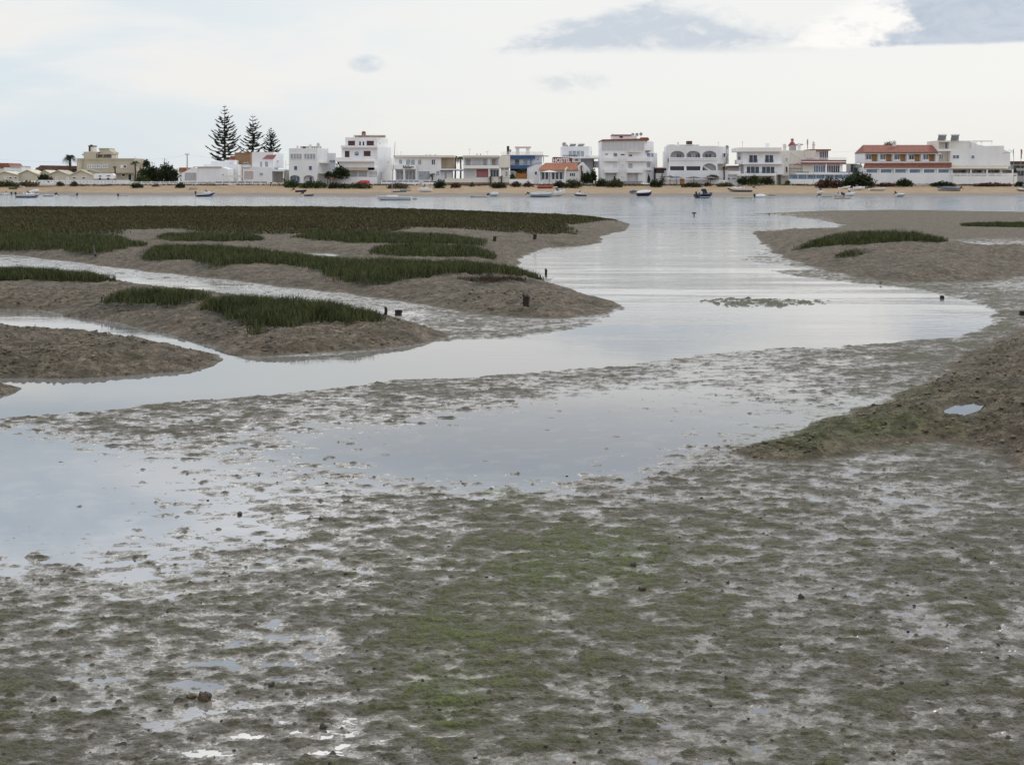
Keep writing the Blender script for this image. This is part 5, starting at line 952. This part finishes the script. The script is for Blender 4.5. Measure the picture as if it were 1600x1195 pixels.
for x0, y0, x1, y1 in ((257, 248, 292, 242), (292, 242, 356, 248), (1, 250, 257, 248), (1300, 238, 1345, 235)): mb.tube([pw(x0 + (x1 - x0) * t / 6, y0 + (y1 - y0) * t / 6 + 2.2 * math.sin(math.pi * t / 6) * abs(x1 - x0) / 120, 362) for t in range(7)], .018, 3)
mb.obj('cable', GREY, wr)
def flag(x, yt, yb, fy0, fy1, w_, m, label, Y=346):
    rt = pole('flagpole', x, yt, yb, label, Y, (), .06, 'flag', METAL); k = Y / FPX; v = []; X0 = (x - 800) * k
    for j in range(7):
        z = H - (fy0 + (fy1 - fy0) * j / 6 - HOR) * k
        for i in range(4): v.append((X0 + (.04 + i / 3 * w_ * (.7 + .3 * math.sin(j)) * k), Y + .12 * math.sin(i * 2 + j), z))
    f = np.array([(j * 4 + i, j * 4 + i + 1, j * 4 + i + 5, j * 4 + i + 4) for j in range(6) for i in range(3)]); link('banner', npmesh('banner', np.array(v), f), m, rt)
flag(1583.8, 232, 285, 234, 247, -1.6, LBLU, 'tall pole with a furled blue flag at the right corner of the white building'); flag(1595, 233, 272, 233.5, 248, 2.6, mat('magenta banner', (.48, .16, .30), .8, .1), 'magenta banner flag at the far right edge')
rt = empty('wooden_stairs', pw(520, 292, 346), 'brown wooden lookout deck with stairs down to the beach', 'stairs'); Fh = lambda x, y, d=0: pw(x, y, 346 + d)
mb = MB(); mb.box3(*Fh(511, 281), *[a + b for a, b in zip(Fh(522, 279.8), (0, 2.2, 0))]); mb.obj('deck', WOOD, rt)
for x in (511.5, 516, 521.5):
    for d in (0, 2): mb = MB(); mb.tube([Fh(x, 293, d), Fh(x, 276, d)], .08, 5); mb.obj('post', WOOD, rt)
for y in (276, 278): mb = MB(); mb.tube([Fh(511.5, y), Fh(521.5, y)], .05, 4); mb.obj('rail', WOOD, rt)
for i in range(5): mb = MB(); mb.tube([Fh(511.5 + i * 2, 292.5), Fh(513.5 + i * 2, 281)], .05, 4); mb.obj('brace', WOOD, rt)
mb = MB(); [mb.box3(*Fh(522 + i * 1.5, 281.8 + i * 1.25), *[a + b for a, b in zip(Fh(524 + i * 1.5, 281.3 + i * 1.25), (0, 1, 0))]) for i in range(8)]; mb.obj('steps', WOOD, rt)
mb = MB(); [mb.tube([Fh(522, y, .0), Fh(534, y + 10.2, .0)], .06, 4) for y in (277, 282.5)]; [mb.tube([Fh(522 + i * 4, 277 + i * 3.4), Fh(522 + i * 4, 283 + i * 3.4)], .05, 4) for i in range(4)]; mb.obj('handrail', WOOD, rt)
# ================================================================== BOATS
def hull(L, B, D, bow=.35, flip=False, n=14, fine=.55):
    """lofted hull, stern at -L/2, bow at +L/2 along x"""
    v = []; st = []
    for i in range(n + 1):
        t = i / n; b = B / 2 * (.86 + .14 * min(1, t * 3)) * (1 if t < fine else math.sqrt(max(0, 1 - ((t - fine) / (1 - fine)) ** 2.2))) + .012; x = -L / 2 + L * t + (0 if t < 1 else 0)
        sh = D * (1 + bow * t ** 2.4); ke = D * (.02 + .55 * max(0, (t - .72) / .28) ** 2); st.append((x, b, sh, ke))
        ov = .1 * L * max(0, t - .75)
        v += [(x, 0, ke), (x + ov * .2, b * .72, ke + (sh - ke) * .28), (x + ov * .7, b * .97, ke + (sh - ke) * .8), (x + ov, b, sh), (x + ov, b - .07 if b > .09 else b * .3, sh), (x + ov, b - .08 if b > .1 else b * .25, sh - .12), (x + ov, 0, sh - .10)]
    full = []; 
    for i in range(n + 1): a = v[i * 7:(i + 1) * 7]; full += a + [(p[0], -p[1], p[2]) for p in a[5:0:-1]]
    m_ = 12; f = [(i * m_ + j, i * m_ + (j + 1) % m_, (i + 1) * m_ + (j + 1) % m_, (i + 1) * m_ + j) for i in range(n) for j in range(m_)]
    f += [tuple(range(m_ - 1, -1, -1)), tuple(n * m_ + j for j in range(m_))]
    if flip: full = [(p[0], -p[1], D * 1.35 - p[2]) for p in full]
    return full, f, st
def boat(px, py, lpx, label, kind='open', m=GEL, yaw=0., B=None, D=None, tilt=0., trim=0., eng=False, group='small boats along the far shore', hm=None, cat='boat', m2=None, Y=None):
    Yb, zb = beachY(px, py)
    if Y: Yb = Y; zb = H - (py - HOR) * Y / FPX
    k = Yb / FPX; cy = abs(math.cos(R(yaw))); L = lpx * k / max(.35, cy); B = B or L * .34; D = D or min(.8, .24 + .075 * L)
    nm = {'kayak': 'kayak', 'sail': 'sailing_boat', 'open': 'rowing_boat', 'speed': 'motorboat', 'cabin': 'motorboat', 'covered': 'covered_boat', 'up': 'upturned_boat'}[kind]
    rt = empty(nm, (0, 0, 0), label, cat, group); sink = -.16 if zb <= .001 else -.04
    def P_(name, mb, mm, parent=None, smooth=False): return mb.obj(name, mm, parent or rt, smooth)
    full, f, st = hull(L, B, D, .35 if kind != 'kayak' else .15, kind == 'up', fine=.55 if kind != 'kayak' else .3)
    mb = MB(); mb.add(full, f); ho = P_('hull', mb, m)
    if m2:                                              # coloured boot-top band standing proud of the hull
        mb = MB(); q = []
        for s_ in (1, -1):
            for i in range(0, 14): 
                a, b = full[i * 12 + (1 if s_ > 0 else 11)], full[(i + 1) * 12 + (1 if s_ > 0 else 11)]; c, d = full[(i + 1) * 12 + (3 if s_ > 0 else 9)], full[i * 12 + (3 if s_ > 0 else 9)]
                mid = lambda u, w_, t: tuple(u[j] + (w_[j] - u[j]) * t + (.018 * s_ if j == 1 else 0) for j in range(3)); mb.add([mid(a, d, 0), mid(b, c, 0), mid(b, c, .55), mid(a, d, .55)], [(0, 1, 2, 3)])
        P_('stripe', mb, m2, ho)
    if kind == 'open':
        for t in (-.25, .05, .28): mb = MB(); mb.box3(L * t - .12, -B * .42, D * .8, L * t + .12, B * .42, D * .86); P_('thwart', mb, WOOD)
    if kind in ('speed', 'cabin'):
        mb = MB(); c0, c1 = (-.05, .36) if kind == 'speed' else (-.18, .34); b_ = B * .40; zt = D * 1.02
        mb.add([(L * c0, -b_, zt), (L * c0, b_, zt), (L * c1, B * .10, zt + .12), (L * c1, -B * .10, zt + .12), (L * c0, -b_ * .8, zt + .30), (L * c0, b_ * .8, zt + .30), (L * (c1 - .1), B * .1, zt + .26), (L * (c1 - .1), -B * .1, zt + .26)], [(0, 1, 5, 4), (1, 2, 6, 5), (2, 3, 7, 6), (3, 0, 4, 7), (4, 5, 6, 7)]); P_('deck', mb, m)
        mb = MB(); wb = b_ * .85; hh_ = .42 if kind == 'speed' else .75; mb.add([(L * .03, -wb, zt + .28), (L * .03, wb, zt + .28), (L * .16, wb * .55, zt + .24), (L * .16, -wb * .55, zt + .24), (L * -.04, -wb * .85, zt + .28 + hh_), (L * -.04, wb * .85, zt + .28 + hh_), (L * .03, wb * .5, zt + .26 + hh_), (L * .03, -wb * .5, zt + .26 + hh_)], [(0, 1, 5, 4), (1, 2, 6, 5), (2, 3, 7, 6), (3, 0, 4, 7), (4, 5, 6, 7)]); P_('windscreen', mb, SCR)
        if kind == 'cabin': mb = MB(); mb.box3(-L * .2, -wb, zt + .28 + hh_ - .02, L * .06, wb, zt + .34 + hh_); P_('cabin_roof', mb, GEL)
        for t in (-.14,): mb = MB(); mb.box3(L * t - .2, -.3, D * .8, L * t + .2, .3, D * 1.15); mb.box3(L * t - .25, -.3, D * 1.15, L * t - .15, .3, D * 1.6); P_('seat', mb, SHUT)
    if kind == 'covered':
        mb = MB(); v = []; n_ = 8
        for i in range(n_ + 1):
            t = i / n_; x, b, sh, ke = st[min(14, int(t * 14))]; pk = sh + .06 + (.30 + .035 * L) * math.sin(math.pi * (.14 + .72 * t)) ** 1.2; v += [(x * 1.01, -b * 1.04, sh - .12), (x * 1.01, -b * 1.04, sh + .03), (x, -b * .45, sh + (pk - sh) * .75), (x, 0, pk), (x, b * .45, sh + (pk - sh) * .75), (x * 1.01, b * 1.04, sh + .03), (x * 1.01, b * 1.04, sh - .12)]
        fs = [(i * 7 + j, i * 7 + j + 1, (i + 1) * 7 + j + 1, (i + 1) * 7 + j) for i in range(n_) for j in range(6)] + [tuple(range(7)), tuple(n_ * 7 + j for j in range(6, -1, -1))]; mb.add(v, fs); P_('cover', mb, hm or TARP)
    if kind == 'sail':
        mb = MB(); mb.box3(-L * .1, -B * .26, D, L * .22, B * .26, D + .26); P_('cabin', mb, GEL); mt = L * 1.62; lean = -.055
        mb = MB(); mb.tube([(L * .08, 0, D), (L * .08 + lean * mt * 1.2, 0, D + mt)], [.06, .035], 6); mo = P_('mast', mb, METAL); mb = MB(); mb.tube([(L * .06, 0, D + .7), (-L * .38, 0, D + .75)], .06, 6); P_('boom', mb, METAL, mo); mb = MB(); mb.tube([(L * .04, 0, D + .82), (-L * .36, 0, D + .86)], .10, 6); P_('furled_sail', mb, NAVY, mo)
        tp = (L * .08 + lean * mt * 1.1, 0, D + mt * .95); mb = MB(); [mb.tube([tp, e_], .008, 3) for e_ in ((L * .48, 0, D * 1.3), (-L * .48, 0, D), (0, B * .45, D), (0, -B * .45, D))]; P_('rigging', mb, METAL, mo)
    if kind == 'kayak': mb = MB(); mb.lathe((0, 0, D * .98), [(.32, 0), (.34, .05), (.26, .05), (.25, -.02)], 12); P_('cockpit', mb, BLK)
    if kind == 'up': mb = MB(); mb.box3(-L * .35, -.03, D * 1.3, L * .3, .03, D * 1.42); P_('keel', mb, m)
    if eng:
        mb = MB(); s_ = .55 if eng == 'up' else 0; x = -L / 2 - .18
        if s_: mb.tube([(x + .1, 0, D + .15), (x - .35, 0, D + .45)], [.17, .16], 8); mb.tube([(x - .2, 0, D + .25), (x - .75, 0, D - .1)], [.09, .05], 6)
        else: mb.tube([(x, 0, D - .05), (x - .04, 0, D + .48)], [.17, .19], 8); mb.tube([(x, 0, D), (x, 0, -.05)], [.08, .05], 6)
        P_('outboard_motor', mb, BLK)
    rt.location = ((px - 800) * k, Yb, zb + sink); rt.rotation_euler = (R(tilt), R(-trim), R(yaw)); return rt
_l = link
GB = 'small boats along the far shore'
boat(-2, 304.4, 12, 'white boat cut off by the left edge of the photo', 'open', GEL); boat(10, 305, 13, 'small white boat with dark outboard near the left edge', 'speed', GEL, 180, eng=True)
boat(43.5, 309, 33, 'navy and white speedboat afloat, biggest boat at left', 'speed', GEL, 8, m2=NAVY, B=2.1, eng=True, D=.75); boat(54, 301.5, 13, 'white boat beached behind the navy speedboat', 'covered', GEL, 20, trim=8, hm=WTARP)
boat(76, 307, 18, 'low blue and white boat right of the navy speedboat', 'open', GEL, 180, m2=LBLU, eng='up', D=.45); boat(114.5, 306.5, 9, 'tiny grey boat afloat below the cream chalets', 'open', GELD, 180, eng=True); boat(193, 307, 14, 'low dark boat awash below the right end of the villa', 'open', GELD, 0, D=.25, eng=True)
boat(75, 291.5, 24, 'white boat drawn up by the wall left of the reddish scrub mound', 'speed', GEL, 10, eng=True, D=.7); boat(34.5, 293, 9, 'small white kayak tilted on the sand at left', 'kayak', GEL, 150, trim=8, cat='kayak'); boat(21, 295.5, 14, 'green dinghy lying on the sand at left', 'open', mat('green boat paint', (.05, .12, .06), .5), 0, D=.4)
boat(302, 296, 14, 'pale dinghy high on the sand behind the white motorboat at left', 'open', GELD, 0, D=.45); boat(321.5, 307.5, 27, 'white motorboat with navy bottom at the water line left of the sailing boat', 'speed', GEL, 6, m2=NAVY, eng=True, trim=3, D=.85)
boat(328, 286.5, 16, 'long white boat stored behind the railing wall', 'kayak', GEL, 0, Y=346.2, cat='kayak'); boat(470, 300.5, 17, 'dark hulled boat on the sand left of the sailing boat', 'open', NAVY, 10, eng='up', D=.45); boat(483, 306.7, 15, 'grey and navy dinghy at the water edge left of the sailing boat', 'open', GELD, 0, m2=NAVY, eng='up', D=.45)
boat(616, 313, 53, 'white sailing boat with a tall bare mast moored in the channel', 'sail', GEL, 180, B=2, D=.72, cat='sailing boat'); boat(568, 288.5, 19, 'bright red boat lying upside down in front of the tallest stepped house', 'up', REDB, 180, Y=345.5, D=.75)
boat(634, 298.5, 18, 'slim pale canoe on the sand right of the mast', 'kayak', GELD, 0, cat='canoe'); boat(664, 300, 22, 'white motorboat with open frame on the sand right of the canoe', 'cabin', GEL, 175, tilt=6, D=.75); boat(747, 308.3, 26, 'long low white boat with raised black outboard at the water edge', 'open', GEL, 180, eng='up', D=.45, m2=GELD)
boat(772, 307, 12, 'small boat under a peaked grey cover left of centre', 'covered', GELD, 60); boat(648, 312, 7, 'tiny tender floating behind the sailing boat', 'open', GELD, 0, D=.35, B=.9)
boat(852.5, 294.6, 26, 'red and white open boat high on the sand below the hostel', 'open', mat('faded red paint', (.40, .09, .07), .5), 10, tilt=8, D=.6); boat(846, 308, 36, 'largest boat under a pale grey cover in front of the hostel', 'covered', GELD, 5, B=2.2, eng='up', D=.55, hm=TARP); boat(871, 306.5, 25, 'white motorboat with raised bow right of the pale grey cover', 'cabin', GEL, 14, trim=9, eng=True, D=.8)
boat(907, 306.8, 20, 'small white boat with navy bottom alone on the sand right of the hostel', 'speed', GEL, 172, m2=NAVY, D=.5); boat(990, 303, 12, 'small dark covered boat left of the white covered one under the four storey block', 'covered', GELD, 30, hm=DTARP); boat(1006.5, 306.5, 23, 'white covered boat with navy hull under the four storey block', 'covered', NAVY, 20, hm=WTARP, D=.75)
boat(1008.5, 289.3, 15, 'white dinghy upside down against the wall of the four storey block', 'up', GEL, 0, Y=345.4, D=.4); boat(1100, 309.5, 24, 'white cabin motorboat with navy hull seen end on below the arched house', 'cabin', NAVY, 35, m2=GEL, D=.85, eng=True, B=2.2)
boat(1156, 300, 38, 'large white motorboat resting on the sand right of the arched house', 'speed', GEL, 176, B=2.2, eng='up', D=.85, m2=NAVY); boat(1188, 309, 17, 'small boat under a white cover at the water edge below the modern house', 'covered', GEL, 25, hm=WTARP, eng=True); boat(1206.5, 306, 13, 'low pale skiff right of the white covered boat', 'open', GELD, 0, D=.35)
boat(1160, 310.2, 30, 'yellow green kayak floating below the large white motorboat', 'kayak', YEL, 0, D=.3, B=.75, cat='kayak')
boat(1282, 302.5, 9, 'tiny white tender seen end on in front of the brown-red bush', 'speed', GEL, 60); boat(1292, 308.2, 18, 'pale grey inflatable at the water edge, left of the two low boats', 'open', GELD, 0, eng='up', D=.4); boat(1310, 308, 14, 'grey boat loaded with gear between two outboards at the water edge', 'speed', GELD, 180, eng=True, D=.5); boat(1327, 306.5, 20, 'white boat nosed up the sand right of the gear loaded boat', 'speed', GEL, 12, trim=5, eng=True, D=.5)
boat(1316, 310.6, 27, 'orange kayak lying in the shallows below the grey boats', 'kayak', mat('orange plastic', (.55, .24, .10), .4), 0, D=.28, cat='kayak'); boat(1320, 295.5, 19, 'white rowing boat, left of three on the sand before the largest dark bush', 'open', GEL, 12, trim=7, D=.5); boat(1339, 297.5, 26, 'white motorboat, middle of three on the sand before the largest dark bush', 'speed', GEL, 8, trim=4, D=.6); boat(1371, 298, 27, 'white boat with dark keel, right of three on the sand left of the hotel bush', 'open', GEL, 8, m2=GELD, eng='up', D=.55)
boat(1406, 307.3, 17, 'inflatable dinghy with outboards below the hotel', 'open', GELD, 40, eng='up', D=.6, tilt=14); boat(1435.5, 291.5, 28, 'white skiff lying below the middle of the hotel wall', 'open', GEL, 180, Y=344.8, D=.55); boat(1482, 298.3, 34, 'boat under a navy cover with raised outboard at the right of the beach', 'covered', GELD, 178, hm=DTARP, eng='up', B=2.2, D=.5); boat(1534, 292.3, 29, 'pale blue sided punt lying flat below the far right building', 'up', mat('pale blue hull', (.40, .47, .50), .6), 0, Y=344.6, D=.35); boat(1600, 299, 24, 'white boat with red bottom cut off by the right edge', 'cabin', GEL, 180, m2=REDP)
# ================================================================== STUMPS, MARKERS, STONES
def gz(X, Y): return float(terrain(np.array([X]), np.array([Y]))[0][0])
def onground(px, py):
    """march the view ray down to the modelled ground"""
    Y = H * FPX / (py - HOR) ; ys = np.linspace(Y * .55, Y * 1.02, 500); X = (px - 800) / FPX * ys; z = np.maximum(terrain(X, ys)[0], 0); ray = H - (py - HOR) * ys / FPX; i = int(np.argmax(ray <= z)); return float(X[i]), float(ys[i]), float(z[i])
BRS = mat('brown wet stone', (.10, .07, .045), .6, .4, 14, bump=.6); ROT = mat('rotten wet timber', (.035, .026, .018), .85, .4, 20, bump=.7); STN = mat('dark wet stone', (.075, .065, .052), .6, .4, 12, bump=.6)
def stump(px, py, wpx, hpx, label, n=7, name='wooden_stump', cat='stump'):
    X, Y, z = onground(px, py); k = Y / FPX; r_ = wpx * k / 2; h_ = hpx * k; q = random.Random(px); mb = MB(); v = []; lv = 6
    for j in range(lv):
        for i in range(n): a = i * 6.2832 / n; rr_ = r_ * (1 + .12 * math.sin(j * 2.1 + i)) * q.uniform(.88, 1.1); v.append((X + rr_ * math.cos(a), Y + rr_ * math.sin(a), z - .06 + (h_ + .06) * j / (lv - 1) + (q.uniform(-.18, .08) * h_ if j == lv - 1 else 0)))
    mb.add(v, [(j * n + i, j * n + (i + 1) % n, (j + 1) * n + (i + 1) % n, (j + 1) * n + i) for j in range(lv - 1) for i in range(n)] + [tuple((lv - 1) * n + i for i in range(n))]); o = mb.obj(name, ROT, None); tag(o, label, cat, 'old timber stumps in the marsh' if cat == 'stump' else None)
    return o
stump(822, 478, 11, 18, 'tallest dark timber stump, on the muddy point left of the channel bend'); stump(622.5, 492, 12, 8, 'short squat timber stump at the right end of the middle bank'); stump(603, 492, 5, 12, 'thin splintered stump beside the tallest grass clump'); stump(773, 377, 5.5, 8.5, 'left of the two far stumps on the bare mud behind the oval grass bed'); stump(835.5, 374, 6, 8.5, 'right of the two far stumps on the bare mud near the channel')
stump(853, 430, 4, 10, 'small splintered stake at the right tip of the front grass belt'); stump(1472, 466, 7, 4, 'dark lump of timber at the outer edge of the channel bend'); stump(1597, 493, 8, 7, 'black timber stump at the right edge above the near bank')
mb = MB(); X, Y = G(1084.5, 338)[:2]; mb.tube([(X, Y, -.3), (X, Y, .28)], .05, 8); mb.lathe((X, Y, .22), [(.17, 0), (.19, .03), (.19, .10), (.14, .13)], 10); tag(mb.obj('channel_marker', BLK), 'small black marker standing in open water at the head of the channel', 'marker')
mb = MB(); a = onground(146, 396); mb.tube([(a[0], a[1], a[2] + .28), (a[0] + .22, a[1] - .6, a[2] + .05), (a[0] + .4, a[1] - 1.1, a[2] - .02)], .045, 6); tag(mb.obj('driftwood_stick', ROT), 'dark stick leaning down the mud slope at left', 'stick')
def rock(px, py, wpx, hpx, label, seed, m=STN, name='stone', cat='stone'):
    X, Y, z = onground(px, py); k = Y / FPX; q = random.Random(seed); bm = __import__('bmesh').new(); __import__('bmesh').ops.create_icosphere(bm, subdivisions=3, radius=1)
    for v in bm.verts:
        d = v.co.copy(); s_ = 1 + .28 * math.sin(d.x * 3.1 + seed) * math.cos(d.y * 2.7 + seed * 2) + .16 * math.sin(d.z * 6 + d.x * 5 + seed) + .09 * math.sin(d.y * 13 + seed) * math.cos(d.z * 11)
        v.co = d * s_; v.co.x *= wpx * k / 2; v.co.y *= wpx * k * .42; v.co.z *= hpx * k * .52
    me = bpy.data.meshes.new(name); bm.to_mesh(me); bm.free(); o = link(name, me, m, smooth=True); o.location = (X, Y, z + hpx * k * .28); tag(o, label, cat, 'loose stones and shells on the mud'); return o
rock(320, 1094, 19, 17, 'biggest brown stone on the foreground mud at lower left', 1, BRS); rock(299, 1090, 14, 8, 'flat brown stone touching the left side of the biggest one', 2, BRS); rock(1252, 935, 10, 9, 'largest dark stone in the right half of the foreground', 3); rock(84, 1095, 9, 9, 'dark stone alone at the lower left, left of the biggest brown stone', 4)
for i, (x, y, s_, lb) in enumerate([(1409, 1068, 6, 'small dark pebble, left of a level pair near the lower right corner'), (1479, 1069, 6, 'small dark pebble, right of a level pair near the lower right corner'), (1135, 1060, 6, 'small pebble below the green patch right of centre'), (1396, 1178, 7, 'pebble near the bottom edge at right'),
    (1560, 1009, 6, 'small dark pebble close to the right edge of the photo'), (1137, 912, 5, 'tiny black pebble left of the largest stone at right'), (904, 1159, 6, 'pebble near the bottom edge right of centre'), (1213, 1068, 5, 'pebble between the green patch and the level pair') if 0 else (1096, 779, 4, 'tiny pebble on the mud below the green tipped bank'),
    (501, 812, 6, 'dark clod by the shallow pools left of centre'), (375, 804, 7, 'dark clod beside a small round pool at left'), (560, 1078, 6, 'pebble by the bright puddles at lower left'), (424, 1072, 10, 'black clod at the left end of a small blue puddle'), (990, 884, 9, 'grey clod at the right end of the bright green patch'), (1003, 922, 9, 'dark clod right of the bright green patch, lower of two'), (505, 1138, 12, 'crumbling dark clod among the white shining puddles')]): rock(x, y, s_, s_ * .8, lb, 20 + i)
def bird(px, py, hpx, label, m, yaw):
    X, Y = G(px, py)[:2]; k = Y / FPX; s_ = hpx * k / .30; z = max(gz(X, Y), 0); mb = MB(); c, sn = math.cos(yaw), math.sin(yaw); f = lambda a, b: (X + a * c * s_, Y + a * sn * s_, z + b * s_)
    mb.tube([f(-.22, .15), f(-.14, .16), f(0, .17), f(.10, .20), f(.14, .26), f(.17, .29), f(.21, .29), f(.29, .285)], [.01 * s_, .04 * s_, .075 * s_, .05 * s_, .03 * s_, .035 * s_, .02 * s_, .004 * s_], 8); [mb.tube([f(.0 + a, .12), f(.01 + a, -.02)], .008 * s_, 4) for a in (-.02, .03)]; tag(mb.obj('wading_bird', m), label, 'bird')
bird(1202, 337, 3.6, 'dark wading bird standing on the tip of the far mud spit', BLK, .3); bird(1219, 337, 3, 'white wading bird right of the dark one on the far mud spit', GEL, 3.); bird(1376, 445, 4, 'small dark bird on the mud below the right island', BLK, .2)
